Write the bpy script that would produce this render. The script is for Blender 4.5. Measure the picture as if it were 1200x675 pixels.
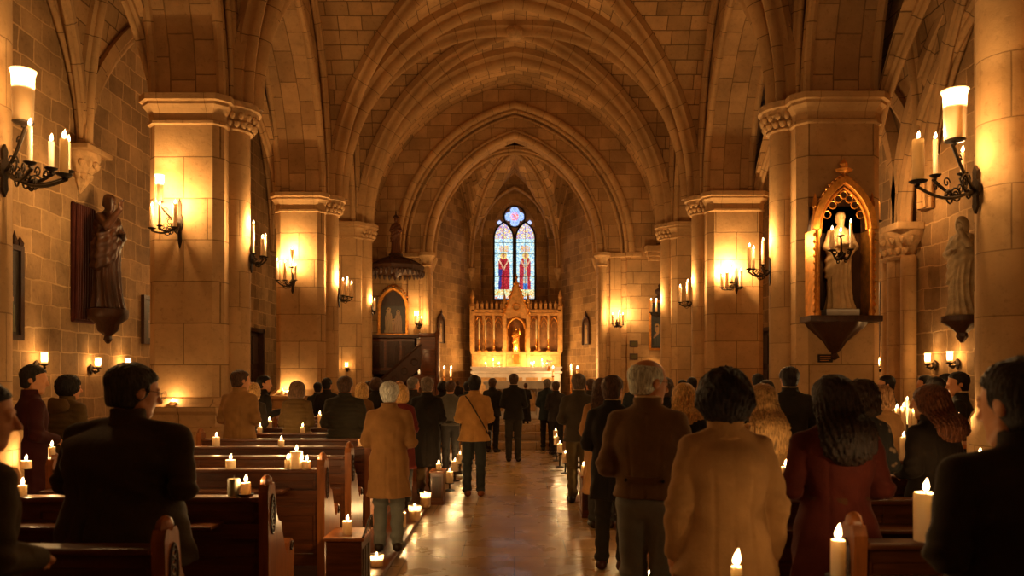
import bpy, bmesh, math, random
import numpy as np
from mathutils import Vector, Matrix
for o in list(bpy.data.objects): bpy.data.objects.remove(o)
S = bpy.context.scene
COL = S.collection
rnd = random.Random(7)
PI = math.pi
# ---------------------------------------------------------------- camera, world, exposure
F, CX, HY, EYE = 900.0, 603.0, 440.0, 1.70          # focal length in px of a 1200 px frame, vanishing point, eye height
cam_d = bpy.data.cameras.new('camera'); cam = bpy.data.objects.new('camera', cam_d); COL.objects.link(cam)
cam.location = (0, 0, EYE); cam.rotation_euler = (PI/2, 0, 0)
cam_d.sensor_width = 36; cam_d.lens = 36*F/1200
cam_d.shift_x = (600-CX)/1200; cam_d.shift_y = (HY-337.5)/1200
cam_d.clip_start = .05; cam_d.clip_end = 100
cam_d.dof.use_dof = True; cam_d.dof.focus_distance = 10.5; cam_d.dof.aperture_fstop = 2.2
S.camera = cam
W = bpy.data.worlds.new('dusk'); S.world = W; W.use_nodes = True
W.node_tree.nodes['Background'].inputs[0].default_value = (.10, .16, .32, 1)
W.node_tree.nodes['Background'].inputs[1].default_value = .25
S.view_settings.view_transform = 'Standard'; S.view_settings.look = 'None'
S.view_settings.gamma = 1; S.view_settings.use_curve_mapping = False
S.view_settings.exposure = 0.22
cy = S.cycles
cy.use_denoising = True; cy.max_bounces = 8; cy.diffuse_bounces = 5; cy.glossy_bounces = 3
cy.transparent_max_bounces = 16; cy.transmission_bounces = 4
cy.sample_clamp_indirect = 4; cy.caustics_reflective = False; cy.caustics_refractive = False
cy.use_light_tree = True
LIGHT = (1.0, .60, .24)
CANDLE_TINT = (1.0, .74, .44)                                  # part of the candlelight's orange, put into stone, wood, cloth and skin colours                                # colour of candle light
POW = 4.0                                              # one dial for every flame's power

def at(px, py, Y):                                     # a point at distance Y seen at px,py of the photo
    return Vector(((px-CX)/F*Y, Y, EYE+(HY-py)/F*Y))
def ax(px, Y): return (px-CX)/F*Y
def az(py, Y): return EYE+(HY-py)/F*Y

# ---------------------------------------------------------------- materials
def new_mat(name):
    m = bpy.data.materials.new(name); m.use_nodes = True
    nt = m.node_tree; nt.nodes.clear()
    o = nt.nodes.new('ShaderNodeOutputMaterial'); b = nt.nodes.new('ShaderNodeBsdfPrincipled')
    nt.links.new(b.outputs[0], o.inputs[0])
    return m, nt, b
def N(nt, t, **kw):
    n = nt.nodes.new(t)
    for k, v in kw.items():
        if k.startswith('_'): setattr(n, k[1:], v)
        else: n.inputs[k.replace('__', ' ')].default_value = v
    return n
def ramp(nt, stops):
    n = nt.nodes.new('ShaderNodeValToRGB'); e = n.color_ramp.elements
    while len(e) < len(stops): e.new(.5)
    for i, (p, c) in enumerate(stops):
        e[i].position = p; e[i].color = (*c, 1) if len(c) == 3 else c
    return n
def stone(name, c1, c2, mort, bw=.62, bh=.34, ms=.012, bump=.35, rough=.85, blotch=.35, wob=.02, off=.5, sq=.75, sqf=3):
    c1, c2, mort = [tuple(a*b for a, b in zip(c, CANDLE_TINT)) for c in (c1, c2, mort)]
    m, nt, b = new_mat(name); L = nt.links.new
    uv = N(nt, 'ShaderNodeTexCoord')
    nz = N(nt, 'ShaderNodeTexNoise', Scale=2.2, Detail=3.0)
    L(uv.outputs['UV'], nz.inputs['Vector'])
    sub = N(nt, 'ShaderNodeVectorMath', _operation='SUBTRACT'); sub.inputs[1].default_value = (.5, .5, .5)
    L(nz.outputs['Color'], sub.inputs[0])
    sc = N(nt, 'ShaderNodeVectorMath', _operation='SCALE'); sc.inputs['Scale'].default_value = wob*2
    L(sub.outputs[0], sc.inputs[0])
    ad = N(nt, 'ShaderNodeVectorMath', _operation='ADD'); L(uv.outputs['UV'], ad.inputs[0]); L(sc.outputs[0], ad.inputs[1])
    br = N(nt, 'ShaderNodeTexBrick', _offset=off, _squash=sq, _squash_frequency=sqf, _offset_frequency=2)
    br.inputs['Scale'].default_value = 1; br.inputs['Mortar Size'].default_value = ms
    br.inputs['Mortar Smooth'].default_value = .3; br.inputs['Bias'].default_value = 0
    br.inputs['Brick Width'].default_value = bw; br.inputs['Row Height'].default_value = bh
    br.inputs['Color1'].default_value = (*c1, 1); br.inputs['Color2'].default_value = (*c2, 1); br.inputs['Mortar'].default_value = (*mort, 1)
    L(ad.outputs[0], br.inputs['Vector'])
    n2 = N(nt, 'ShaderNodeTexNoise', Scale=1.3, Detail=6.0, Roughness=.65)
    tc = uv.outputs['Object']; L(tc, n2.inputs['Vector'])
    r2 = ramp(nt, [(.3, (1-blotch,)*3), (.7, (1+blotch*.25,)*3)]); L(n2.outputs['Fac'], r2.inputs[0])
    mx = N(nt, 'ShaderNodeMixRGB', _blend_type='MULTIPLY'); mx.inputs[0].default_value = 1
    L(br.outputs['Color'], mx.inputs[1]); L(r2.outputs[0], mx.inputs[2])
    n3 = N(nt, 'ShaderNodeTexNoise', Scale=14.0, Detail=5.0, Roughness=.7); L(tc, n3.inputs['Vector'])
    r3 = ramp(nt, [(.28, (.62, .58, .55)), (.45, (1, 1, 1))]); L(n3.outputs['Fac'], r3.inputs[0])
    mx2 = N(nt, 'ShaderNodeMixRGB', _blend_type='MULTIPLY'); mx2.inputs[0].default_value = .7
    L(mx.outputs[0], mx2.inputs[1]); L(r3.outputs[0], mx2.inputs[2])
    L(mx2.outputs[0], b.inputs['Base Color']); b.inputs['Roughness'].default_value = rough
    b.inputs['Specular IOR Level'].default_value = .25
    # bump: joints sunk, face rough
    inv = N(nt, 'ShaderNodeMath', _operation='MULTIPLY_ADD'); inv.inputs[1].default_value = -.6; inv.inputs[2].default_value = 1
    L(br.outputs['Fac'], inv.inputs[0])
    a2 = N(nt, 'ShaderNodeMath', _operation='MULTIPLY_ADD'); a2.inputs[1].default_value = .5
    L(n3.outputs['Fac'], a2.inputs[0]); L(inv.outputs[0], a2.inputs[2])
    bp = N(nt, 'ShaderNodeBump', Strength=bump, Distance=.03); L(a2.outputs[0], bp.inputs['Height'])
    L(bp.outputs[0], b.inputs['Normal'])
    return m
def plain(name, col, rough=.6, metal=0, var=.25, scale=8, bump=.1, stretch=(1, 1, 1), spec=.4, sss=0, sheen=0, bscale=None):
    if name not in ('white marble', 'altar linen', 'cream wax', 'unlit olive wax', 'hair'): col = tuple(a*b for a, b in zip(col, CANDLE_TINT))
    m, nt, b = new_mat(name); L = nt.links.new
    tc = N(nt, 'ShaderNodeTexCoord'); mp = N(nt, 'ShaderNodeMapping'); mp.inputs['Scale'].default_value = stretch
    L(tc.outputs['Object'], mp.inputs[0])
    n = N(nt, 'ShaderNodeTexNoise', Scale=float(scale), Detail=5.0, Roughness=.6); L(mp.outputs[0], n.inputs['Vector'])
    lo = tuple(c*(1-var) for c in col); hi = tuple(min(1, c*(1+var)) for c in col)
    r = ramp(nt, [(.3, lo), (.7, hi)]); L(n.outputs['Fac'], r.inputs[0]); L(r.outputs[0], b.inputs['Base Color'])
    b.inputs['Roughness'].default_value = rough; b.inputs['Metallic'].default_value = metal
    b.inputs['Specular IOR Level'].default_value = spec
    if sheen: b.inputs['Sheen Weight'].default_value = sheen; b.inputs['Sheen Tint'].default_value = (*[min(1, c*3+.1) for c in col], 1)
    if sss:
        b.inputs['Subsurface Weight'].default_value = 1; b.inputs['Subsurface Scale'].default_value = sss
        b.inputs['Subsurface Radius'].default_value = (1, .5, .2)
    if bump:
        n4 = N(nt, 'ShaderNodeTexNoise', Scale=float(bscale or scale*4), Detail=3.0); L(mp.outputs[0], n4.inputs['Vector'])
        bp = N(nt, 'ShaderNodeBump', Strength=bump, Distance=.01); L(n4.outputs['Fac'], bp.inputs['Height']); L(bp.outputs[0], b.inputs['Normal'])
    return m
M = {}
M['pier'] = stone('pier stone', (.56, .45, .33), (.47, .37, .27), (.24, .18, .12), bw=.95, bh=.62, ms=.010, bump=.4, blotch=.3, wob=.006)
M['pier_s'] = stone('pier stone small', (.56, .45, .33), (.48, .38, .27), (.30, .23, .16), bw=.7, bh=.55, ms=.006, bump=.35, blotch=.3, wob=.005)
M['wall'] = stone('rubble wall stone', (.50, .41, .31), (.29, .23, .17), (.62, .52, .40), bw=.46, bh=.34, ms=.013, bump=.7, blotch=.5, wob=.06)
M['apse'] = stone('apse wall stone', (.46, .35, .22), (.27, .20, .13), (.52, .42, .30), bw=.46, bh=.27, ms=.011, bump=.7, blotch=.5, wob=.03)
M['web'] = stone('vault web stone', (.62, .49, .35), (.36, .28, .19), (.19, .14, .10), bw=.52, bh=.30, ms=.012, bump=.7, blotch=.35, wob=.02)
M['arc'] = stone('arcade wall stone', (.60, .49, .37), (.40, .31, .22), (.26, .20, .14), bw=.66, bh=.38, ms=.011, bump=.6, blotch=.35, wob=.012)
M['rib'] = stone('rib stone', (.54, .43, .31), (.46, .37, .27), (.19, .14, .10), bw=.75, bh=50, ms=.008, bump=.3, blotch=.3, wob=.003, off=0)
M['carved'] = plain('carved stone', (.46, .37, .27), .85, var=.3, scale=9, bump=.7, bscale=30)
M['floor'] = stone('floor stone', (.50, .41, .30), (.38, .31, .22), (.11, .085, .06), bw=1.0, bh=.72, ms=.006, bump=.06, rough=.24, blotch=.4, wob=.002, sq=1)
nt = M['floor'].node_tree; bs = [n for n in nt.nodes if n.type == 'BSDF_PRINCIPLED'][0]
bs.inputs['Specular IOR Level'].default_value = .6
fn = N(nt, 'ShaderNodeTexNoise', Scale=2.5, Detail=4.0); ft = N(nt, 'ShaderNodeTexCoord'); nt.links.new(ft.outputs['Object'], fn.inputs[0])
fr = ramp(nt, [(.3, (.20,)*3), (.7, (.40,)*3)]); nt.links.new(fn.outputs[0], fr.inputs[0]); nt.links.new(fr.outputs[0], bs.inputs['Roughness'])
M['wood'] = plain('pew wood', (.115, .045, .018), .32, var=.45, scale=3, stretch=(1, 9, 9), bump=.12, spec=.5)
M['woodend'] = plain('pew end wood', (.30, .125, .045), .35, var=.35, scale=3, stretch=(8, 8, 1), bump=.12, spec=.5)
M['wooddark'] = plain('dark carved wood', (.045, .020, .011), .45, var=.4, scale=5, stretch=(6, 6, 1), bump=.25)
M['iron'] = plain('wrought iron', (.028, .022, .018), .5, metal=.6, var=.3, scale=20, bump=.3)
M['gold'] = plain('gilded wood', (.62, .34, .10), .38, metal=.75, var=.35, scale=10, bump=.35)
M['goldwood'] = plain('warm gilded oak', (.56, .38, .19), .5, metal=.15, var=.35, scale=7, bump=.35)
M['marble'] = plain('white marble', (.62, .56, .50), .35, var=.15, scale=3, bump=.05)
M['plaster'] = plain('pale statue stone', (.48, .40, .30), .7, var=.2, scale=7, bump=.2)
M['cloth_w'] = plain('altar linen', (.66, .60, .52), .8, var=.08, scale=4, bump=.1)
M['red'] = plain('votive glass red', (.35, .02, .01), .3, var=.1)
def mat_wax(name, col):
    m = bpy.data.materials.new(name); m.use_nodes = True; nt = m.node_tree; nt.nodes.clear(); L = nt.links.new
    o = nt.nodes.new('ShaderNodeOutputMaterial'); d = nt.nodes.new('ShaderNodeBsdfDiffuse'); t = nt.nodes.new('ShaderNodeBsdfTranslucent'); g = nt.nodes.new('ShaderNodeBsdfGlossy')
    d.inputs[0].default_value = (*col, 1); t.inputs[0].default_value = (1, .80, .50, 1); g.inputs['Roughness'].default_value = .4
    x = nt.nodes.new('ShaderNodeMixShader'); x.inputs[0].default_value = .5; L(d.outputs[0], x.inputs[1]); L(t.outputs[0], x.inputs[2])
    y = nt.nodes.new('ShaderNodeMixShader'); y.inputs[0].default_value = .04; L(x.outputs[0], y.inputs[1]); L(g.outputs[0], y.inputs[2])
    L(y.outputs[0], o.inputs[0]); return m
M['wax'] = mat_wax('candle wax', (.86, .72, .52))
M['waxdull'] = plain('unlit olive wax', (.30, .25, .15), .5, var=.1)
def mat_flame():
    m = bpy.data.materials.new('candle flame'); m.use_nodes = True; nt = m.node_tree; nt.nodes.clear(); L = nt.links.new
    o = nt.nodes.new('ShaderNodeOutputMaterial'); e = nt.nodes.new('ShaderNodeEmission'); t = nt.nodes.new('ShaderNodeBsdfTransparent')
    a = nt.nodes.new('ShaderNodeAddShader')
    e.inputs[0].default_value = (1, .66, .30, 1); e.inputs[1].default_value = 9
    L(e.outputs[0], a.inputs[0]); L(t.outputs[0], a.inputs[1]); L(a.outputs[0], o.inputs[0])
    m.cycles.emission_sampling = 'NONE'
    return m
M['flame'] = mat_flame()
def mat_glass():
    m = bpy.data.materials.new('lamp glass'); m.use_nodes = True; nt = m.node_tree; nt.nodes.clear(); L = nt.links.new
    o = nt.nodes.new('ShaderNodeOutputMaterial'); g = nt.nodes.new('ShaderNodeBsdfTransparent'); t = nt.nodes.new('ShaderNodeBsdfTranslucent')
    gl = nt.nodes.new('ShaderNodeBsdfGlossy'); gl.inputs['Roughness'].default_value = .15
    t.inputs[0].default_value = (.95, .85, .7, 1); g.inputs[0].default_value = (.97, .93, .86, 1)
    x = nt.nodes.new('ShaderNodeMixShader'); x.inputs[0].default_value = .30; L(g.outputs[0], x.inputs[1]); L(t.outputs[0], x.inputs[2])
    y = nt.nodes.new('ShaderNodeMixShader'); y.inputs[0].default_value = .07; L(x.outputs[0], y.inputs[1]); L(gl.outputs[0], y.inputs[2])
    L(y.outputs[0], o.inputs[0]); return m
M['glass'] = mat_glass()

# ---------------------------------------------------------------- mesh helpers
class MB:
    def __init__(s): s.v = []; s.f = []; s.uv = []
    def add(s, vs, fs, uvs=None):
        k = len(s.v); s.v += [tuple(v) for v in vs]
        for i, f in enumerate(fs):
            s.f.append(tuple(j+k for j in f)); s.uv.append(uvs[i] if uvs else None)
        return s
    def box(s, x0, x1, y0, y1, z0, z1, bev=0):
        x0, x1 = sorted((x0, x1)); y0, y1 = sorted((y0, y1)); z0, z1 = sorted((z0, z1))
        if bev:
            b = bm_box(x0, x1, y0, y1, z0, z1, bev); s.bm(b); return s
        vs = [(x, y, z) for z in (z0, z1) for y in (y0, y1) for x in (x0, x1)]
        return s.add(vs, [(0, 2, 3, 1), (4, 5, 7, 6), (0, 1, 5, 4), (2, 6, 7, 3), (0, 4, 6, 2), (1, 3, 7, 5)])
    def bm(s, b, mat=None):
        b.verts.ensure_lookup_table()
        vs = [(mat @ v.co if mat else v.co)[:] for v in b.verts]
        s.add(vs, [[v.index for v in f.verts] for f in b.faces]); b.free(); return s
    def loft(s, rings, cap=True, closed=True):        # rings: equal-length point lists
        n = len(rings[0]); vs = [p for r in rings for p in r]; fs = []
        for i in range(len(rings)-1):
            for j in range(n if closed else n-1):
                k = (j+1) % n
                fs.append((i*n+j, i*n+k, (i+1)*n+k, (i+1)*n+j))
        if cap: fs.append(tuple(range(n-1, -1, -1))); fs.append(tuple((len(rings)-1)*n+j for j in range(n)))
        return s.add(vs, fs)
    def lathe(s, c, prof, n=20, a0=0, a1=2*PI, axis=2, sx=1, sy=1, wob=None):
        full = abs(a1-a0-2*PI) < 1e-6; rings = []
        for k, (r, z) in enumerate(prof):
            ring = []
            for j in range(n if full else n+1):
                t = a0+(a1-a0)*j/n; rr = r*(wob(t, z) if wob else 1)
                ring.append((c[0]+rr*sx*math.cos(t), c[1]+rr*sy*math.sin(t), c[2]+z))
            rings.append(ring)
        return s.loft(rings, cap=True, closed=True)
    def tube(s, pts, r, n=6, cap=True):
        pts = [Vector(p) for p in pts]; rings = []; up = None
        rr = r if isinstance(r, (list, tuple)) else [r]*len(pts)
        for i, p in enumerate(pts):
            t = (pts[min(i+1, len(pts)-1)]-pts[max(i-1, 0)]).normalized()
            if up is None: up = t.orthogonal().normalized()
            else:
                up = (up-t*up.dot(t))
                up = up.normalized() if up.length > 1e-6 else t.orthogonal().normalized()
            b = t.cross(up)
            rings.append([p+(up*math.cos(2*PI*j/n)+b*math.sin(2*PI*j/n))*rr[i] for j in range(n)])
        return s.loft(rings, cap)
    def sweep(s, pts, prof, side, uvs=(1, 1)):          # prof: closed (side, inward) outline, side: fixed horizontal vector
        pts = [Vector(p) for p in pts]; side = Vector(side); n = len(prof); L = 0; rings = []; ls = []
        g = [0]
        for j in range(n): g.append(g[-1]+math.dist(prof[j], prof[(j+1) % n]))
        for i, p in enumerate(pts):
            t = (pts[min(i+1, len(pts)-1)]-pts[max(i-1, 0)]).normalized()
            o = side.cross(t).normalized()
            if i: L += (p-pts[i-1]).length
            ls.append(L); rings.append([p+side*a+o*b for a, b in prof])
        vs = [q for r in rings for q in r]; fs = []; uv = []
        for i in range(len(rings)-1):
            for j in range(n):
                k = (j+1) % n
                fs.append((i*n+j, i*n+k, (i+1)*n+k, (i+1)*n+j))
                uv.append([(ls[i], g[j]), (ls[i], g[j+1]), (ls[i+1], g[j+1]), (ls[i+1], g[j])])
        fs.append(tuple(range(n-1, -1, -1))); uv.append([(0, 0)]*n)
        fs.append(tuple((len(rings)-1)*n+j for j in range(n))); uv.append([(0, 0)]*n)
        return s.add(vs, fs, uv)
    def prism(s, outline, o, u, v, w, d):               # 2-D outline in the plane (u,v) from origin o, extruded d along w
        o, u, v, w = map(Vector, (o, u, v, w))
        a = [o+u*x+v*y for x, y in outline]; b = [p+w*d for p in a]
        return s.loft([a, b])
    def obj(s, name, mat, parent=None, smooth=None, loc=None):
        me = bpy.data.meshes.new(name); me.from_pydata(s.v, [], s.f)
        b = bmesh.new(); b.from_mesh(me)
        lay = b.loops.layers.uv.new('UVMap'); b.faces.ensure_lookup_table()
        for f, uv in zip(b.faces, s.uv):
            n = f.normal
            if uv is None:
                ax_, ay_, az_ = abs(n.x), abs(n.y), abs(n.z)
                for l in f.loops:
                    c = l.vert.co
                    l[lay].uv = (c.x, c.y) if az_ > .75 else ((c.y, c.z) if ax_ >= ay_ else (c.x, c.z))
            else:
                for l, q in zip(f.loops, uv): l[lay].uv = q
        bmesh.ops.recalc_face_normals(b, faces=b.faces)
        b.to_mesh(me); b.free()
        me.materials.append(M[mat] if isinstance(mat, str) else mat)
        if smooth is not None:
            try: me.shade_auto_smooth(angle=smooth) if False else None
            except Exception: pass
            me.polygons.foreach_set('use_smooth', [True]*len(me.polygons))
            if smooth < PI: me.set_sharp_from_angle(angle=smooth)
        o = bpy.data.objects.new(name, me); COL.objects.link(o)
        if parent: o.parent = parent
        if loc: o.location = loc
        return o
def bm_box(x0, x1, y0, y1, z0, z1, bev):
    b = bmesh.new(); bmesh.ops.create_cube(b, size=1)
    for v in b.verts: v.co = Vector(((x0+x1)/2+v.co.x*(x1-x0), (y0+y1)/2+v.co.y*(y1-y0), (z0+z1)/2+v.co.z*(z1-z0)))
    bmesh.ops.bevel(b, geom=b.edges[:], offset=bev, segments=2, affect='EDGES', profile=.5)
    return b
SM = math.radians(40)
def tag(o, label=None, cat=None, group=None, kind=None):
    if label: o['label'] = label
    if cat: o['category'] = cat
    if group: o['group'] = group
    if kind: o['kind'] = kind
    return o
def thing(name, label, cat, loc=(0, 0, 0), rz=0, group=None):
    o = bpy.data.objects.new(name, None); COL.objects.link(o); o.empty_display_size = .1
    o.location = loc; o.rotation_euler = (0, 0, rz)
    return tag(o, label, cat, group)
def structure(mb, name, mat, smooth=None):
    o = mb.obj(name, mat, smooth=smooth); o['kind'] = 'structure'; return o
def copy_tree(o, parent=None):
    c = o.copy(); COL.objects.link(c)
    if parent: c.parent = parent
    for ch in list(o.children): copy_tree(ch, c)
    return c
def hf(t, a, r):                                         # height of a pointed arch, t 0 at the crown, 1 at the springing
    R = (a*a+r*r)/(2*a); t = min(abs(t), 1.0)
    return math.sqrt(max(0, R*R-(t*a-(a-R))**2))
def arch(p0, p1, rise, n=28, a=None):                    # points of a pointed arch from springing to springing
    p0, p1 = Vector(p0), Vector(p1); a = a or (p1-p0).length/2; out = []
    for i in range(n+1):
        s = -math.cos(PI*i/n); p = p0.lerp(p1, (s+1)/2)
        out.append(Vector((p.x, p.y, p.z+hf(s, a, rise))))
    return out
def rib_prof(w, d, back=.12):
    return [(-w, -back), (-w, .18*d), (-.72*w, .26*d), (-.5*w, .42*d), (-.56*w, .6*d), (-.42*w, .82*d), (-.18*w, .96*d), (.0, d), (.18*w, .96*d),
            (.42*w, .82*d), (.56*w, .6*d), (.5*w, .42*d), (.72*w, .26*d), (w, .18*d), (w, -back)]
def roll(r, n=8, c=(0, 0)): return [(c[0]+r*math.cos(2*PI*k/n), c[1]+r*math.sin(2*PI*k/n)) for k in range(n)]

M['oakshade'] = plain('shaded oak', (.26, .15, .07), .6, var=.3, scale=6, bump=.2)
# ================================================================ THE CHURCH ITSELF
ZS, RISE = 5.85, 4.85
XL, XR, YE, YW = -6.8, 6.5, 24.0, -4.0
PY = [-.2, 6.15, 12.0, 18.1, 21.4]                        # rows of piers
EDGE = PY+[24.0]
trim_n = [0]
def trim(mb, mat, smooth=SM):
    trim_n[0] += 1; return structure(mb, 'trim_%d' % trim_n[0], mat, smooth)
mb = MB(); mb.box(XL-.3, XR+.3, YW-.3, 32, -.2, 0); structure(mb, 'floor', 'floor')
# chancel platform with its steps, one mesh of stacked slabs
mb = MB()
for k in range(3): mb.box(-4.2+.12*k, 4.2-.12*k, 17.6+.5*k, 33, .17*k, .17*(k+1), .012)
structure(mb, 'floor_chancel', 'floor')
mb = MB()
for k in range(2): mb.box(-2.3+.3*k, 2.3-.3*k, 25.6+.4*k, 33, .51+.17*k, .68+.17*k, .012)
structure(mb, 'floor_altar_steps', 'floor')
# aisle walls with openings for the doors (built as boxes round the openings)
def side_wall(name, X, sgn, holes):
    mb = MB(); t = .5*sgn; ys = YW
    for (y0, y1, z0, z1) in holes:
        mb.box(X, X+t, ys, y0, 0, 10); mb.box(X, X+t, y0, y1, z1, 10)
        if z0 > 0: mb.box(X, X+t, y0, y1, 0, z0)
        mb.box(X+t*.8, X+t, y0, y1, z0, z1)
        ys = y1
    mb.box(X, X+t, ys, YE+.8, 0, 10); return structure(mb, name, 'wall')
side_wall('wall_left', XL, -1, [(19.1, 20.9, 0, 2.95)])
side_wall('wall_right', XR, 1, [(13.65, 14.35, 1.95, 3.35), (18.7, 20.7, 0, 2.95)])
mb = MB(); mb.box(XL-.5, XR+.5, YW-.4, YW, 0, 12); structure(mb, 'wall_back', 'wall')
# plate wall with a pointed opening ------------------------------------------------
def arch_plate(mb, c, d, half, zs, rise, outer, ztop, th, w, n=24, z0=0):
    """c centre point on the near face, d unit along the wall, w unit of thickness"""
    c, d, w = Vector(c), Vector(d), Vector(w)
    ss = [-math.cos(PI*i/n) for i in range(n+1)]
    loc = lambda s, z, k: (c+d*s+w*(th*k)).xy.to_tuple()+(z,)
    acc = 0
    for i in range(n):
        a, b = ss[i]*half, ss[i+1]*half; za, zb = zs+hf(ss[i], half, rise), zs+hf(ss[i+1], half, rise)
        for k in (0, 1):
            mb.add([loc(a, za, k), loc(b, zb, k), loc(b, ztop, k), loc(a, ztop, k)], [(0, 1, 2, 3)])
        L0 = math.hypot(b-a, zb-za)
        mb.add([loc(a, za, 0), loc(b, zb, 0), loc(b, zb, 1), loc(a, za, 1)], [(0, 1, 2, 3)], [[(acc, 0), (acc+L0, 0), (acc+L0, th), (acc, th)]]); acc += L0
    for s0, s1 in ((-outer[0], -half), (half, outer[1])):
        if s1-s0 < .01: continue
        P = [loc(s, z, k) for k in (0, 1) for z in (z0, ztop) for s in (s0, s1)]
        mb.add(P, [(0, 1, 3, 2), (4, 6, 7, 5), (0, 4, 5, 1), (2, 3, 7, 6), (0, 2, 6, 4), (1, 5, 7, 3)])
# nave arcade walls above the piers
PC, HW = 4.93, .56
bays = list(zip(EDGE[:-1], EDGE[1:]))
side_n = {-1: 'left', 1: 'right'}
for sg in (-1, 1):
    mb = MB()
    for (y0, y1) in bays:
        half = (y1-y0)/2-.42; yc = (y0+y1)/2
        if y1 == YE: half = (y1-y0)/2-.5
        r = 3.75 if y1-y0 > 4 else 3.3
        arch_plate(mb, (sg*4.42, yc, 0), (0, 1, 0), half, ZS-.02, r, ((y1-y0)/2,)*2, 11.2, 1.02, (sg, 0, 0), z0=ZS-.02)
    structure(mb, 'wall_arcade_%s' % side_n[sg], 'arc')
    for (y0, y1) in bays:                                  # roll mouldings on both edges of each arcade arch
        half = (y1-y0)/2-.42 if y1 != YE else (y1-y0)/2-.5; yc = (y0+y1)/2; r = 3.75 if y1-y0 > 4 else 3.3
        mb = MB()
        for xx in (4.42, 5.44):
            for off, rr in ((0, .075), (.17, .05)):
                mb.sweep(arch((sg*xx, yc-half-off, ZS), (sg*xx, yc+half+off, ZS), r+off*1.05), roll(rr), (1 if True else 0, 0, 0))
        trim(mb, 'rib')
# vault webs ---------------------------------------------------------------------
def web(mb, x0, x1, y0, y1, zs, rise, n=20, barrel=False):
    xc, yc, a, b = (x0+x1)/2, (y0+y1)/2, (x1-x0)/2, (y1-y0)/2
    ss = sorted(set([-math.cos(PI*i/n) for i in range(n+1)]))
    A = max(a, b)
    def arc(t, a):                                           # arc length for courses
        m = 16; L = 0; p = None
        for i in range(m+1):
            q = (abs(t)*i/m*a, hf(abs(t)*i/m, a, rise))
            if p: L += math.dist(p, q)
            p = q
        return math.copysign(L, t)
    H = [hf(s, a, rise) for s in ss]
    LX = [arc(s, a) for s in ss]; LY = [arc(s, b) for s in ss]
    Hn = [hf(s, a, rise) for s in ss]                        # same normalised profile both ways
    V = [(xc+a*ss[i], yc+b*ss[j], zs+(Hn[i] if barrel else max(Hn[i], Hn[j]))) for i in range(n+1) for j in range(n+1)]
    fs = []; uv = []
    def put(idx):
        fs.append(tuple(i*(n+1)+j for i, j in idx))
        mi = sum(abs(ss[i]) for i, j in idx); mj = sum(abs(ss[j]) for i, j in idx)
        if barrel: uv.append([(LX[i], yc+b*ss[j]) for i, j in idx])
        elif mi < mj: uv.append([(yc+b*ss[j], LX[i]) for i, j in idx])
        else: uv.append([(xc+a*ss[i], LY[j]) for i, j in idx])
    for i in range(n):
        for j in range(n):
            q = [(i, j), (i+1, j), (i+1, j+1), (i, j+1)]
            if i == j or i+j == n-1:                          # split along the groin
                if i == j: put([q[0], q[1], q[2]]); put([q[0], q[2], q[3]])
                else: put([q[0], q[1], q[3]]); put([q[1], q[2], q[3]])
            else: put(q)
    mb.add(V, fs, uv)
mb = MB()
for (y0, y1) in bays: web(mb, -4.42, 4.42, y0, y1, ZS, RISE+.08, 20, y1 == YE)
web(mb, -4.42, 4.42, YW, PY[0], ZS, RISE+.08)
structure(mb, 'ceiling_nave', 'web', smooth=math.radians(25))
ZA, RA = 5.15, 4.0
for sg, X, nm in ((-1, XL, 'left'), (1, XR, 'right')):
    mb = MB(); x0, x1 = sorted((sg*5.44, X))
    zz = ZA if sg < 0 else 4.3
    for (y0, y1) in bays+[(YW, PY[0])]: web(mb, x0, x1, y0, y1, zz, RA)
    structure(mb, 'ceiling_aisle_%s' % nm, 'web', smooth=math.radians(25))
# nave ribs: transverse and diagonal, each one its own moulding
RW = 4.28
for y in PY:
    mb = MB(); mb.sweep(arch((-RW, y, ZS), (RW, y, ZS), RISE, 36), rib_prof(.20, .36), (0, 1, 0)); trim(mb, 'rib')
for (y0, y1) in bays[:-1]:
    for (ya, yb) in ((y0, y1), (y1, y0)):
        p0, p1 = Vector((-RW, ya, ZS)), Vector((RW, yb, ZS)); d = (p1-p0).normalized(); side = Vector((0, 0, 1)).cross(d)
        mb = MB(); mb.sweep(arch(p0, p1, RISE, 36, a=4.42), rib_prof(.13, .30), side); trim(mb, 'rib')
    for sg in (-1, 1):                                       # wall ribs along the arcade
        mb = MB(); p0, p1 = Vector((sg*4.36, y0+.1, ZS)), Vector((sg*4.36, y1-.1, ZS))
        mb.sweep(arch(p0, p1, RISE, 28, a=4.42), rib_prof(.09, .12), (-1, 0, 0)); trim(mb, 'rib')
    mb = MB(); yc = (y0+y1)/2                                # carved boss at the crossing
    mb.lathe((0, yc, ZS+RISE-.28), [(.05, -.10), (.16, -.08), (.24, 0), (.26, .08), (.20, .2)], 16, wob=lambda t, z: 1+.12*math.cos(8*t)); trim(mb, 'carved')
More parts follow.
